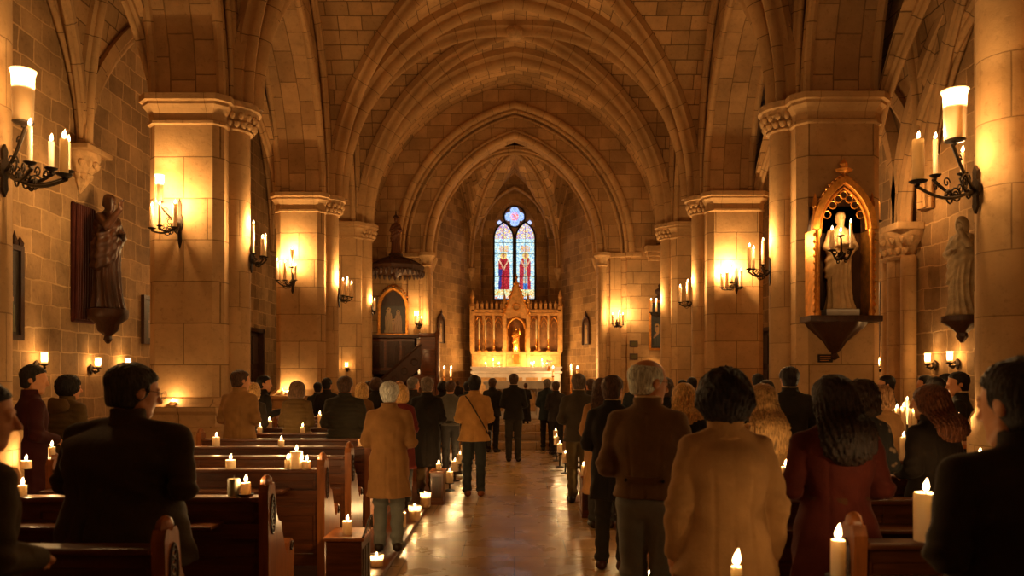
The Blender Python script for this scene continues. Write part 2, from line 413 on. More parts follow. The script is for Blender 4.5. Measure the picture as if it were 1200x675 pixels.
for sg, X, zz in ((-1, XL, ZA), (1, XR, 4.3)):               # aisle ribs
    for (y0, y1) in bays[1:4]:
        for (ya, yb) in ((y0, y1), (y1, y0)):
            p0, p1 = Vector((sg*5.5, ya, zz)), Vector((X-.05*sg, yb, zz)); d = (p1-p0).normalized(); side = Vector((0, 0, 1)).cross(d)
            if d.x < 0: side = Vector((0, 0, 1)).cross(d)
            mb = MB(); mb.sweep(arch(p0, p1, RA-.03, 24, a=abs(X-sg*5.44)/2), rib_prof(.08, .15), side); trim(mb, 'rib')
        mb = MB(); mb.sweep(arch((X-.06*sg, y0, zz), (X-.06*sg, y1, zz), RA-.05, 24, a=abs(X-sg*5.44)/2), rib_prof(.09, .14), (-1, 0, 0)); trim(mb, 'rib')
        mb = MB(); mb.sweep(arch((sg*5.5, y1, zz), (X-.05*sg, y1, zz), RA-.05, 20), rib_prof(.10, .16), (0, sg, 0)); trim(mb, 'rib')
# piers ----------------------------------------------------------------------------
def octo(cx, cy, h, c, z):
    return [(cx-h+c, cy-h, z), (cx+h-c, cy-h, z), (cx+h, cy-h+c, z), (cx+h, cy+h-c, z), (cx+h-c, cy+h, z), (cx-h+c, cy+h, z), (cx-h, cy+h-c, z), (cx-h, cy-h+c, z)]
PIER = {}
def pier(x, y, h, label, zc=5.45):
    bp = .35 if 5 < y < 7 else 1
    sg = 1 if x > 0 else -1
    t = thing('stone_pillar', label, 'pillar', (x, y, 0), 0, None)
    ch = .13
    bq = .3 if y < 7 else 1
    base = MB(); base.loft([octo(0, 0, h+d*bq, ch+d*bq*.4, z) for d, z in ((.24, 0), (.24, .88), (.20, .93), (.17, .95), (.17, 1.12), (.22, 1.17), (.22, 1.24), (.14, 1.28), (.06, 1.36), (.0, 1.38))])
    base.obj('base', 'pier', t)
    sh = MB(); sh.loft([octo(0, 0, h, ch, 1.38), octo(0, 0, h, ch, zc)]); 
    sh.obj('shaft', 'pier', t)
    cp = MB(); cp.loft([octo(0, 0, h+d, ch+d*.3, z) for d, z in ((.0, zc-.02), (.035, zc), (.035, zc+.04), (.01, zc+.06), (.015, zc+.16), (.05, zc+.22), (.09, zc+.27), (.09, zc+.31), (.13, zc+.33), (.13, zc+.42), (.0, zc+.43))])
    cp.obj('capital', 'pier_s', t)
    # the attached half column on the nave side with its carved capital
    hx = -sg*(h-.02); r = .25
    hc = MB(); hc.lathe((hx, 0, 0), [(r+.20*bp, 0), (r+.20*bp, .88), (r+.14*bp, .95), (r+.14*bp, 1.12), (r+.17*bp, 1.2), (r+.08*bp, 1.27), (r+.10*bp, 1.32), (r, 1.38), (r, zc)], 24)
    hc.obj('half_column', 'pier_s', t, smooth=SM)
    cc = MB(); wb = lambda a, z: 1+.10*math.sin(7*a)*math.sin(min(1, max(0, (z-zc-.05)/.22))*PI)+.05*math.sin(15*a+z*40)*(zc+.05 < z < zc+.28)
    cc.lathe((hx, 0, 0), [(r+.03, zc), (r+.045, zc+.02), (r+.03, zc+.05), (r, zc+.06), (r+.03, zc+.10), (r+.06, zc+.14), (r+.05, zc+.17), (r+.10, zc+.22), (r+.12, zc+.27), (r+.13, zc+.31), (r+.17, zc+.33), (r+.17, zc+.42), (r-.02, zc+.43)], 40, wob=wb)
    for k in range(9):
        a = PI/2+(k-4)*.42 if sg < 0 else -PI/2+(k-4)*.42; a = (0 if sg < 0 else PI)+(k-4)*.36
        for r0, z0_, q in ((r+.06, zc+.09, 1), (r+.10, zc+.20, .9)):
            c_ = (hx+(r0)*math.cos(a+.18*(q < 1)), r0*math.sin(a+.18*(q < 1)), z0_); cc.lathe(c_, [(.004, -.05), (.03, -.035), (.05*q, .0), (.055*q, .03), (.03, .055), (.004, .06)], 7)
    cc.obj('carved_capital', 'carved', t, smooth=SM)
    PIER[(sg, y)] = (x, h)
    return t
pier(-4.86, PY[1], .56, 'stone pillar cut off by the left edge, behind the near iron candle bracket')
pier(4.83, 6.6, .60, 'stone pillar cut off by the right edge, behind the near iron candle bracket')
pier(-4.93, PY[2], .56, 'massive octagonal stone pillar beside the dark wood statue on the left wall')
pier(4.84, PY[2], .62, 'massive stone pillar carrying the gilded niche with the white statue')
pier(-4.93, PY[3], .55, 'second stone pillar of the left row, two candle brackets on its sides')
pier(5.05, PY[3], .64, 'second stone pillar of the right row, with a chipped patch in its face')
pier(-4.70, PY[4], .50, 'slim stone pillar left of the carved pulpit')
pier(4.80, PY[4], .50, 'slim stone pillar in front of the framed painting, right of the chancel arch')
pier(-4.93, PY[0], .56, 'stone pillar of the left row beside the viewer'); pier(4.93, PY[0], .56, 'stone pillar of the right row beside the viewer')
# chancel arch: outer wall, a broad flat order and its mouldings
for k, (hw, ys, th, rs) in enumerate(((3.52, 24.0, .22, 4.45), (2.66, 24.20, .75, 3.72))):
    mb = MB(); arch_plate(mb, (0, ys, 0), (1, 0, 0), hw, 5.55, rs, (-XL+.4 if k == 0 else 4.6, XR+.4 if k == 0 else 4.6), 11.2, th, (0, 1, 0), n=32)
    structure(mb, 'wall_chancel' if k == 0 else 'wall_chancel_arch', 'arc')
for a, y, r, rr in ((3.66, 23.97, 4.60, .11), (3.50, 24.04, 4.43, .06), (3.36, 24.18, 4.32, .05), (2.86, 24.17, 3.87, .05), (2.70, 24.20, 3.74, .10)):
    mb = MB(); mb.sweep(arch((-a, y, 5.55), (a, y, 5.55), r, 40), roll(rr, 10), (0, 1, 0)); trim(mb, 'rib')
for sg in (-1, 1):                                            # jamb shaft and moulded impost of the chancel arch
    a, y, rr = 2.76, 24.16, .13
    t = thing('column', 'slender round stone jamb column on the %s of the chancel arch' % ('left' if sg < 0 else 'right'), 'column', (sg*a, y, .51), 0)
    m1 = MB(); m1.lathe((0, 0, 0), [(rr+.06, 0), (rr+.06, .2), (rr+.02, .28), (rr, .32), (rr, 4.66)], 16); m1.obj('shaft', 'pier_s', t, smooth=SM)
    m2 = MB(); m2.lathe((0, 0, 0), [(rr, 4.60), (rr+.03, 4.64), (rr+.01, 4.68), (rr+.05, 4.84), (rr+.12, 4.92), (rr+.14, 4.94), (rr+.14, 5.04), (rr, 5.05)], 24, wob=lambda t_, z: 1+.10*math.sin(6*t_)*(4.7 < z < 4.9)); m2.obj('capital', 'carved', t, smooth=SM)
    mb = MB(); mb.box(sg*2.86, sg*3.60, 24.06, 24.4, 5.40, 5.56, .03); mb.box(sg*3.48, sg*3.98, 23.92, 24.2, 5.40, 5.56, .03)
    mb.box(sg*3.00, sg*3.36, 24.14, 24.24, .51, 5.40, .02); trim(mb, 'pier_s', None)
# aisle wall responds: corbel on the left, clustered shafts on the right
t = thing('wall_corbel', 'carved stone corbel high on the left wall above the dark wood statue', 'corbel', (XL, PY[2], 0))
mb = MB(); mb.lathe((.0, 0, 4.70), [(.02, -.15), (.12, 0), (.18, .16), (.27, .32), (.30, .38), (.30, .46), (.2, .47)], 20, a0=-PI/2, a1=PI/2, wob=lambda a, z: 1+.1*math.sin(9*a)*(z < .34)); [mb.lathe((q_*math.cos(a_), q_*math.sin(a_), z_), [(.004, -.06), (.03, -.04), (.05, 0), (.055, .03), (.03, .05), (.004, .055)], 7) for q_, z_ in ((.15, 4.80), (.25, 4.98)) for a_ in [(-1.2+k*.48+(.24 if z_ > 4.9 else 0)) for k in range(6)]]; mb.obj('carved_bracket', 'carved', t, smooth=SM)
mb = MB(); mb.box(0, .34, -.36, .36, 5.15, 5.24, .02); mb.obj('abacus', 'pier_s', t)
YR = 12.7
t = thing('wall_column', 'pair of round stone wall shafts under one carved capital on the right wall', 'column', (XR, YR, 0))
for i, (dx, dy, r) in enumerate(((-.16, .0, .17), (-.14, .34, .12), (-.14, -.30, .12))):
    mb = MB(); mb.lathe((dx, dy, 0), [(r+.10, 0), (r+.10, .8), (r+.06, .9), (r+.08, 1.0), (r, 1.08), (r, 3.62)], 18); mb.obj('shaft', 'pier_s', t, smooth=SM)
mb = MB(); mb.lathe((-.13, 0, 0), [(.2, 3.58), (.25, 3.62), (.22, 3.66), (.26, 3.8), (.36, 3.95), (.37, 4.02), (.3, 4.03)], 30, sy=1.45, wob=lambda a, z: 1+.08*math.sin(9*a)*(3.66 < z < 3.9)); [mb.lathe((-.13+q_*math.cos(a_), 1.45*q_*math.sin(a_), z_), [(.004, -.06), (.03, -.04), (.045, 0), (.05, .03), (.03, .05), (.004, .055)], 7) for q_, z_ in ((.26, 3.72), (.34, 3.87)) for a_ in [(PI/2+k*.40+(.2 if z_ > 3.8 else 0)) for k in range(8)]]; mb.obj('capital', 'carved', t, smooth=SM)
mb = MB(); mb.box(-.45, 0, -.55, .55, 4.02, 4.14, .02); mb.obj('abacus', 'pier_s', t)
for dy0, dy1, r in ((0, -2.6, 3.2), (0, 2.9, 3.4), (-.2, -5.6, 3.6)):
    pts = [(XR-.14, YR+dy0+dy1*(1-math.cos(PI/2*i/16)), 4.12+r*math.sin(PI/2*i/16)) for i in range(17)]
    mb = MB(); mb.sweep(pts, rib_prof(.10, .16), (1 if dy1 < 0 else -1, 0, 0)); trim(mb, 'rib')
# apse -----------------------------------------------------------------------------
AP = [(-2.95, 25.0), (-2.95, 27.3), (-1.72, 30.0), (1.72, 30.0), (2.95, 27.3), (2.95, 25.0)]
AZ = 10.1
def poly_wall(mb, p, q, z0, z1, th=.4):
    p, q = Vector(p), Vector(q); d = (q-p).normalized(); n = Vector((-d.y, d.x))*th
    a, b, c, e = p, q, q+n, p+n
    P = [(v.x, v.y, z) for z in (z0, z1) for v in (a, b, c, e)]
    L = (q-p).length
    mb.add(P, [(0, 1, 5, 4)], [[(p.x+p.y*.7, z0), (p.x+p.y*.7+L, z0), (p.x+p.y*.7+L, z1), (p.x+p.y*.7, z1)]])
    mb.add(P, [(2, 3, 7, 6), (1, 2, 6, 5), (3, 0, 4, 7), (4, 5, 6, 7)])
for k, nm in ((0, 'apse_left'), (1, 'apse_left_canted'), (3, 'apse_right_canted'), (4, 'apse_right')):
    mb = MB(); poly_wall(mb, AP[k], AP[k+1], 0, AZ); structure(mb, 'wall_'+nm, 'apse')
# east wall: splayed recess with the traceried window
WH, WZ0, WSP = .86, 4.72, 7.35                              # half width, sill, springing of the window
mb = MB()
arch_plate(mb, (0, 30.0, 0), (1, 0, 0), 1.32, 7.1, 1.95, (1.72, 1.72), AZ, .45, (0, 1, 0), n=24)
mb.box(-1.32, 1.32, 30.0, 30.45, 0, 4.3)
arch_plate(mb, (0, 30.45, 0), (1, 0, 0), WH, WSP, 1.35, (1.72, 1.72), AZ, .3, (0, 1, 0), n=24); mb.box(-WH, WH, 30.45, 30.75, 0, WZ0)
structure(mb, 'wall_apse_east', 'apse')
mb = MB(); mb.sweep(arch((-1.32, 30.0, 7.1), (1.32, 30.0, 7.1), 1.95, 28), roll(.06, 8), (0, 1, 0)); trim(mb, 'rib')
APEX = Vector((0, 27.0, AZ-.2))
mb = MB(); ring = [Vector((p[0], p[1], 0)) for p in AP]; n = 8
ring = [Vector((-2.95, 25.0, 0))]+ring[1:5]+[Vector((2.95, 25.0, 0))]
for k in range(5):                                           # ribbed vault over the apse: a lunette on every side
    a, b = ring[k], ring[k+1]; nu = 14; W_ = (b-a).length/2
    V = []; L0 = k*7.0
    for i in range(n*2+1):
        for j in range(nu+1):
            t = i/(n*2); u = (1-math.cos(PI*j/nu))/2; p = a.lerp(b, u).lerp(APEX, 1-math.cos(t*PI/2))
            V.append((p.x, p.y, 5.95+max(3.75*math.sin(t*PI/2), hf(2*u-1, W_, 3.62)*1.0)))
    fs = []; uv = []
    for i in range(n*2):
        for j in range(nu):
            q = (i*(nu+1)+j, i*(nu+1)+j+1, (i+1)*(nu+1)+j+1, (i+1)*(nu+1)+j); fs.append(q)
            uv.append([(L0+2*W_*x_/nu, y_*.28) for x_, y_ in ((j, i), (j+1, i), (j+1, i+1), (j, i+1))])
    mb.add(V, fs, uv)
mb.box(-3.4, 3.4, 24.9, 31, AZ, AZ+.2)
structure(mb, 'ceiling_apse', 'web')
for k in range(1, 5):
    a = ring[k]; pts = [Vector((a.lerp(APEX, 1-math.cos(i/14*PI/2)).x, a.lerp(APEX, 1-math.cos(i/14*PI/2)).y, 5.9+3.75*math.sin(i/14*PI/2))) for i in range(15)]
    d = (Vector((APEX.x, APEX.y, 0))-Vector((a.x, a.y, 0))).normalized()
    mb = MB(); mb.sweep(pts, rib_prof(.10, .18), Vector((0, 0, 1)).cross(d)); trim(mb, 'rib')
    mb = MB(); mb.lathe((a.x*.985, a.y-.03, 5.6), [(.02, -.2), (.09, -.05), (.15, .15), (.17, .2), (.17, .28), (.1, .3)], 12); trim(mb, 'carved')
# stained glass ----------------------------------------------------------------------
def glass_mat():
    m = bpy.data.materials.new('stained glass'); m.use_nodes = True; nt = m.node_tree; nt.nodes.clear(); L = nt.links.new
    o = nt.nodes.new('ShaderNodeOutputMaterial'); e = nt.nodes.new('ShaderNodeEmission'); a = nt.nodes.new('ShaderNodeVertexColor'); a.layer_name = 'Col'
    e.inputs[1].default_value = 1.1; L(a.outputs[0], e.inputs[0]); L(e.outputs[0], o.inputs[0]); return m
M['stained'] = glass_mat()
def inlight(x, z, cx, hw, zb, zsp, rise):
    u = (x-cx)/hw
    return abs(u) < 1 and z > zb and (z < zsp+hf(u, hw, rise))
def glass_colour(x, z, cx):
    r = rnd.random; u, v = (x-cx)/.36, (z-WZ0)/(7.6-WZ0)
    c = rnd.choice([(.50, .78, .85), (.62, .85, .85), (.32, .62, .78), (.80, .88, .80), (.18, .42, .72), (.70, .80, .55)])
    side = -1 if cx < 0 else 1
    if v < .06: c = rnd.choice([(.75, .25, .12), (.8, .8, .7), (.4, .6, .8), (.9, .6, .2)])
    elif v < .14: c = rnd.choice([(.85, .80, .50), (.9, .55, .1), (.5, .7, .4), (.75, .35, .1)]) 
    elif v < .66:
        lean_ = .06*side*math.sin(v*6); q = abs(u+lean_)
        body = .30+.34*min(1, max(0, (.575-v)/.09))**.5-.10*max(0, .5-abs(v-.3)*3) if v < .575 else 0
        hd_ = math.hypot((u+lean_)*.36, (v-.605)*2.9)
        if hd_ < .075: c = rnd.choice([(.62, .30, .16), (.55, .25, .12)]) if v < .625 else (.12, .05, .03)
        elif hd_ < .13: c = rnd.choice([(.85, .55, .12), (.9, .65, .2)])
        elif q < body:
            arm_ = abs(v-.42-.25*abs(u)) < .022
            if arm_: c = rnd.choice([(.72, .42, .25), (.65, .35, .2)])
            elif side < 0: c = rnd.choice([(.36, .015, .03), (.26, .01, .02), (.48, .04, .04)]) if u > -.28+.5*(v-.2) or v > .42 else rnd.choice([(.03, .03, .16), (.04, .04, .24)])
            elif abs(u) < .24-.1*v: c = rnd.choice([(.60, .48, .22), (.12, .30, .55), (.55, .50, .40)]) if v > .22 else rnd.choice([(.04, .14, .45), (.08, .25, .6)])
            else: c = rnd.choice([(.42, .02, .03), (.30, .015, .05), (.5, .06, .04)])
    elif v < .74 and abs(u) < .5: c = rnd.choice([(.8, .55, .12), (.7, .3, .2), (.55, .6, .75)])
    elif v > .84: c = rnd.choice([(.25, .2, .7), (.9, .6, .1), (.6, .2, .3), (.6, .75, .9), (.85, .8, .5)])
    k = .75+.5*r(); return tuple(min(1, q*k) for q in c)+(1,)
verts, faces, cols = [], [], []
def add_glass(x0, x1, z0, z1, test, colf, cs=.030):
    nx, nz = int((x1-x0)/cs), int((z1-z0)/cs)
    for i in range(nx):
        for j in range(nz):
            x, z = x0+(i+.5)*cs, z0+(j+.5)*cs
            if not test(x, z): continue
            k = len(verts); jx = cs/2
            verts.extend([(x-jx, 30.56, z-jx), (x+jx, 30.56, z-jx), (x+jx, 30.56, z+jx), (x-jx, 30.56, z+jx)]); faces.append((k, k+1, k+2, k+3)); cols.append(colf(x, z))
for cx in (-.43, .43): add_glass(cx-.36, cx+.36, WZ0+.04, 8, lambda x, z: inlight(x, z, cx, .37, WZ0+.03, 7.15, .62), lambda x, z: glass_colour(x, z, cx))
def quat(x, z):
    z -= 8.02
    return any((x-.2*math.cos(t))**2+(z-.2*math.sin(t))**2 < .185**2 for t in (0, PI/2, PI, 3*PI/2))
add_glass(-.5, .5, 7.55, 8.55, quat, lambda x, z: (rnd.choice([(.25, .35, .9), (.35, .55, .95), (.5, .65, 1)]) if math.hypot(x, z-8.02) > .17 else rnd.choice([(.9, .2, .15), (.9, .6, .7), (.5, .4, .9)]))+(1,))
for sx in (-.6, .6): add_glass(sx-.12, sx+.12, 7.66, 7.9, lambda x, z: abs(x-sx)+abs(z-7.78) < .11, lambda x, z: (.55, .6, .95, 1))
me = bpy.data.meshes.new('stained_glass'); me.from_pydata(verts, [], faces)
ca = me.color_attributes.new('Col', 'FLOAT_COLOR', 'CORNER')
for i, c in enumerate(cols):
    for l in range(4): ca.data[i*4+l].color = c
me.materials.append(M['stained']); wg = bpy.data.objects.new('window_1', me); COL.objects.link(wg); wg['kind'] = 'structure'
# tracery: a dark stone plate behind and mullions in front
mb = MB()
def outline_tube(pts, r): mb.tube([(x, 30.52, z) for x, z in pts], r, 6)
for cx in (-.43, .43):
    outline_tube([(cx-.385, WZ0)]+[(p.x, p.z) for p in arch((cx-.385, 0, 7.15), (cx+.385, 0, 7.15), .64, 14)]+[(cx+.385, WZ0)], .035)
    for k in range(1, 6): mb.box(cx-.38, cx+.38, 30.53, 30.545, WZ0+k*.45, WZ0+k*.45+.02)
    mb.box(cx-.008, cx+.008, 30.53, 30.545, WZ0, 7.6)
outline_tube([(.42*math.cos(a)*(1), 8.02+.42*math.sin(a)) for a in [2*PI*i/24 for i in range(25)]], .03)
mb.box(-.05, .05, 30.48, 30.6, WZ0, 7.3)
arch_n = 20
for i in range(arch_n):                                       # solid plate round the lights
    pass
mb.obj('window_frame', M['iron'], wg)
def holey(name, y, zlo, zhi, inside, cs=.03):
    m_ = MB(); nx, nz = int(1.8/cs), int((zhi-zlo)/cs)
    for j in range(nz):
        run = None
        for i in range(nx+1):
            x = -.9+(i+.5)*cs; z = zlo+(j+.5)*cs
            sol = i < nx and not inside(x, z)
            if sol and run is None: run = i
            if not sol and run is not None:
                m_.box(-.9+run*cs, -.9+i*cs, y, y+.06, zlo+j*cs, zlo+(j+1)*cs); run = None
    return m_.obj(name, M['arc'], wg)
holey('tracery', 30.58, WZ0, 8.78, lambda x, z: any(inlight(x, z, c, .38, WZ0, 7.15, .64) for c in (-.43, .43)) or quat(x, z) or any(abs(x-s)+abs(z-7.78) < .13 for s in (-.6, .6)))
# doors of the aisles
for k, (X, y0, y1, sg) in enumerate(((XL, 19.1, 20.9, -1), (XR, 18.7, 20.7, 1))):
    t = bpy.data.objects.new('door_%d' % (k+1), None); COL.objects.link(t); t['kind'] = 'structure'; t.location = (X, 0, 0)
    mb = MB(); mb.box(sg*.16, sg*.24, y0, y1, .0, 2.95)
    for yy in np.linspace(y0+.12, y1-.55, 3):
        for zz in (.2, 1.1, 2.0): mb.box(sg*.13, sg*.17, yy, yy+.42, zz, zz+.75, .015)
    mb.obj('door_leaf', 'wooddark', t)
    mb = MB(); mb.box(0, sg*.2, y0, y0+.1, 0, 2.95); mb.box(0, sg*.2, y1-.1, y1, 0, 2.95); mb.box(0, sg*.2, y0, y1, 2.85, 2.95); mb.obj('door_frame', 'wooddark', t)
t = MB(); t.box(XR+.2, XR+.25, 13.65, 14.35, 1.95, 3.35)
o = structure(t, 'window_2', 'iron')
mb = MB(); mb.box(XR-.01, XR+.2, 13.65, 13.71, 1.95, 3.35); mb.box(XR-.01, XR+.2, 14.29, 14.35, 1.95, 3.35); mb.box(XR+.1, XR+.2, 13.97, 14.03, 1.95, 3.35); mb.obj('window_frame', 'wooddark', o)
# ================================================================ CANDLES
def flame_mb(mb, c, h, w, tilt=0):
    prof = [(.12, 0), (.75, .12), (1, .28), (.85, .5), (.5, .74), (.2, .9), (.03, 1)]
    rings = []
    for r, z in prof: rings.append([(c[0]+tilt*z*z*h+r*w*math.cos(2*PI*k/8), c[1]+r*w*math.sin(2*PI*k/8), c[2]+z*h) for k in range(8)])
    mb.loft(rings); return mb
nlights = [0]
def lamp(parent, loc, power, r=.012):
    ld = LD.get(round(power, 3))
    if ld is None:
        ld = bpy.data.lights.new('flame light', 'POINT'); ld.energy = power*POW; ld.color = LIGHT; ld.shadow_soft_size = r; LD[round(power, 3)] = ld
    o = bpy.data.objects.new('flame_light', ld); COL.objects.link(o); o.parent = parent; o.location = loc; nlights[0] += 1
    return o
LD = {}
CM = {}
def candle_meshes(r, h, fh, key, wax='wax', lit=True):
    """wax body with a melted rim, wick and flame; made once per size"""
    k = (r, h, fh, wax, lit)
    if k in CM: return CM[k]
    sag = (lambda a, z: 1)
    b = MB(); n = 16
    b.lathe((0, 0, 0), [(r*.97, 0), (r, .01), (r, h-.006), (r*.93, h), (r*.75, h-.004), (r*.5, h-.010), (.004, h-.012)], n)
    body = b.obj('wax', wax, smooth=SM)
    w = MB(); w.tube([(0, 0, h-.012), (0, 0, h+.012), (.003, 0, h+.018)], .0018, 5); wick = w.obj('wick', 'iron')
    f = MB(); flame_mb(f, (0, 0, h+.006), fh, max(.011, fh*.24), .12); fl = f.obj('flame', 'flame', smooth=PI)
    out = (body.data, wick.data, fl.data)
    for o in (body, wick, fl): bpy.data.objects.remove(o)
    CM[k] = out; return out
def put(name, me, parent, loc=(0, 0, 0)):
    o = bpy.data.objects.new(name, me); COL.objects.link(o); o.parent = parent; o.location = loc; return o
def free_candle(loc, r, h, label, group, fh=.045, power=.8, lit=True, wax='wax', name='pillar_candle', glass=False, saucer=False):
    t = thing(name, label, 'candle', loc, 0, group)
    a, b, c = candle_meshes(r, h, fh, 0, wax)
    z = .012 if saucer or glass else 0
    put('wax', a, t, (0, 0, z)); put('wick', b, t, (0, 0, z))
    if saucer:
        m = MB(); m.lathe((0, 0, 0), [(r*1.2, 0), (r*1.5, .004), (r*1.65, .014), (r*1.5, .012), (.004, .010)], 16); m.obj('saucer', 'iron', t, smooth=SM)
    if glass:
        m = MB(); m.lathe((0, 0, 0), [(r*1.2, 0), (r*1.28, .02), (r*1.4, h*1.2+.03), (r*1.36, h*1.2+.03), (r*1.22, .022), (.004, .010)], 18); m.obj('glass_holder', 'glass', t, smooth=SM)
    if lit:
        put('flame', c, t, (0, 0, z)); lamp(t, (0, 0, z+h+fh*.5+.01), power)
    return t
# --- wrought iron candle brackets -----------------------------------------------------
def sconce(base, direction, items, label, group=None, power=5, plate=.5, sag=.08, along=None, name='candle_sconce'):
    """base: wall point of the plate; direction: unit xy away from the stone; items: (world point of the candle foot, radius, height, glass)"""
    base = Vector(base); d = Vector((direction[0], direction[1], 0)).normalized(); s = Vector((-d.y, d.x, 0))
    t = thing(name, label, 'candle bracket', base, 0, group or 'wrought iron candle brackets on the pillars')
    m = MB()
    hh = plate/2
    out = [(-.03, -hh*.7), (0, -hh), (.03, -hh*.7), (.022, -hh*.3), (.05, -.03), (.05, .05), (.022, hh*.4), (.028, hh*.75), (0, hh), (-.028, hh*.75), (-.022, hh*.4), (-.05, .05), (-.05, -.03), (-.022, -hh*.3)]
    m.prism(out, -d*.005, s, (0, 0, 1), d, .025); m.obj('backplate', 'iron', t)
    lit = []
    for i, (foot, r, h, gl) in enumerate(items):
        f = Vector(foot)-base
        hd = math.hypot(f.x, f.y); m = MB(); pts = []
        dirf = Vector((f.x, f.y, 0)).normalized() if hd > .01 else d
        for k in range(15):                                   # S-curved arm, sagging then rising to the cup
            q = k/14; z = (f.z-.03)*q - sag*math.sin(q*PI)*(1 if f.z < .25 else .4)
            pts.append(d*.02+dirf*(hd*q)*(1)+Vector((0, 0, z-.01)))
        m.tube(pts, .014, 6)
        cpt = d*.02+dirf*hd*.45; R = min(.07, hd*.22)           # scrolled tendril under the arm
        sp = [cpt+dirf*(R*(1-.6*k/16)*math.cos(k*.55))+Vector((0, 0, f.z*.4-sag*.9-.03+R*(1-.6*k/16)*math.sin(k*.55))) for k in range(17)]
        m.tube(sp, .008, 5)
        for q0, sg_ in ((.25, 1), (.68, -1)):                   # paired leaf scrolls on top of the arm
            c0 = d*.02+dirf*hd*q0+Vector((0, 0, f.z*q0-sag*math.sin(q0*PI)*.8)); R2 = min(.045, hd*.14)
            m.tube([c0+dirf*(sg_*R2*(1-.055*k)*math.cos(k*.55))+Vector((0, 0, .03+R2*(1-.055*k)*math.sin(k*.55))) for k in range(14)], .006, 5)
        m.obj('arm', 'iron', t, smooth=SM)
        c = MB(); c.lathe((f.x, f.y, f.z-.045), [(.008, 0), (.016, .01), (.012, .02), (r+.020, .034), (r+.028, .045), (r+.022, .047), (.004, .043)], 12); c.obj('drip_pan', 'iron', t, smooth=SM)
        cn = bpy.data.objects.new('candle', None); COL.objects.link(cn); cn.parent = t; cn.location = f
        fh = .065 if r > .02 else .055
        a, b, c2 = candle_meshes(r, h, fh, 0)
        put('wax', a, cn); put('flame', c2, cn)
        if gl:
            g = MB(); gr = r*1.5; g.lathe((0, 0, 0), [(gr*.8, 0), (gr*.95, .01), (gr, h*.6), (gr*1.05, h+.07), (gr*1.25, h+.11), (gr*1.22, h+.108), (gr*1.0, h+.06), (gr*.94, h*.6), (gr*.88, .012), (.003, .004)], 20); g.obj('glass_shade', 'glass', cn, smooth=SM)
        lamp(cn, (0, 0, h+fh*.5), power*(1.5 if gl or r > .03 else 1), .018)
    return t
def C(px, ftop, fbot, Y, r=.016, gl=0, top=None):
    """candle whose foot shows at (px, fbot) and flame tip at ftop"""
    foot = at(px, fbot, Y); tip = az(ftop, Y); h = max(.05, tip-foot.z-.05)
    return (foot, r, h, gl)
# near left, on pillar row 1
b = Vector((-4.06, 6.1, az(200, 6.1)))
sconce(b, (1, -.1), [C(27, 92, 143, 5.9, .050, 1), C(27+8, 140, 190, 5.7, .018), C(60, 158, 197, 5.75, .020), C(75, 155, 204, 5.6, .030), (at(80, 200, 6.0), .018, .22, 0)],
       'large iron bracket with five candles and a glass-shaded one at the left edge', power=3, plate=.42)
b = Vector((3.97, 6.6, az(222, 6.6)))
sconce(b, (-1, -.1), [C(1076, 156, 212, 6.1, .044), C(1096, 156, 205, 6.35, .020), C(1128, 172, 203, 6.5, .018), C(1119, 115, 164, 6.25, .056, 1)],
       'large iron bracket with four candles at the right edge, glass shade on the tallest', power=3.2, plate=.42)
yf = PY[2]-.56
sconce((ax(211, yf), yf, az(262, yf)), (-.15, -1), [C(178, 238, 267, yf-.25, .032), C(187, 210, 236, yf-.22, .036, 1), C(187, 236, 264, yf-.33, .020), C(205, 235, 266, yf-.25, .032)],
       'iron bracket on the front of the big left pillar, glass shade above three candles', power=6, plate=.75)
sconce((-4.12, 12.0, az(304, 12)), (1, -.05), [C(297, 259, 297, 12, .018), C(307.5, 276, 300, 11.95, .028), C(311, 274, 301, 12.1, .020)],
       'iron bracket beside the big left pillar, one tall candle and two short', power=6, plate=.42)
yf = PY[3]-.55
sconce((ax(343, yf), yf, az(332, yf)), (-.1, -1), [C(325, 303, 328, yf-.2, .035), C(334, 305, 328, yf-.3, .030), C(342, 290, 313, yf-.2, .042), C(346, 309, 328, yf-.22, .030)],
       'cluster of four candles on the front of the second left pillar', power=7, plate=.5)
sconce((-4.14, 18.1, az(348, 18.1)), (1, 0), [C(393, 312, 345, 18.1, .030), C(402, 326, 346, 18.0, .035), C(407, 325, 347, 18.1, .035), C(412, 330, 348, 18.2, .028)],
       'iron bracket on the nave side of the second left pillar, four clustered candles', power=7, plate=.5)
sconce((-3.97, 21.4, az(362, 21.4)), (1, 0), [C(433, 340, 361, 21.4, .024), C(439, 350, 364, 21.3, .032)],
       'small iron bracket with two candles left of the arched pulpit painting', power=6, plate=.4)
sconce((ax(491, 23.9), 23.98, az(381, 24)), (0, -1), [C(488, 367, 379, 23.8, .040, 1), C(494, 371, 380, 23.8, .03)],
       'wall bracket with a glowing glass shade on the left jamb of the chancel arch', power=6, plate=.3)
sconce((ax(723, 23.9), 23.98, az(379, 24)), (0, -1), [C(718, 367, 379, 23.8, .04), C(726, 364, 378, 23.75, .04), C(730, 367, 380, 23.8, .03)],
       'wall bracket with three candles on the right jamb of the chancel arch', power=6, plate=.3)
sconce((4.10, 21.4, az(366, 21.4)), (-1, 0), [C(763, 350, 366, 21.3, .032), C(769, 350, 366, 21.4, .032), C(777, 346, 366, 21.4, .030)],
       'iron bracket with three candles in front of the framed painting', power=6, plate=.42)
sconce((4.21, 18.1, az(354, 18.1)), (-1, 0), [C(797, 334, 354, 18.1, .034), C(806, 328, 353, 18.1, .034)],
       'iron bracket with two candles on the nave side of the second right pillar', power=7, plate=.4)
yf = PY[3]-.64
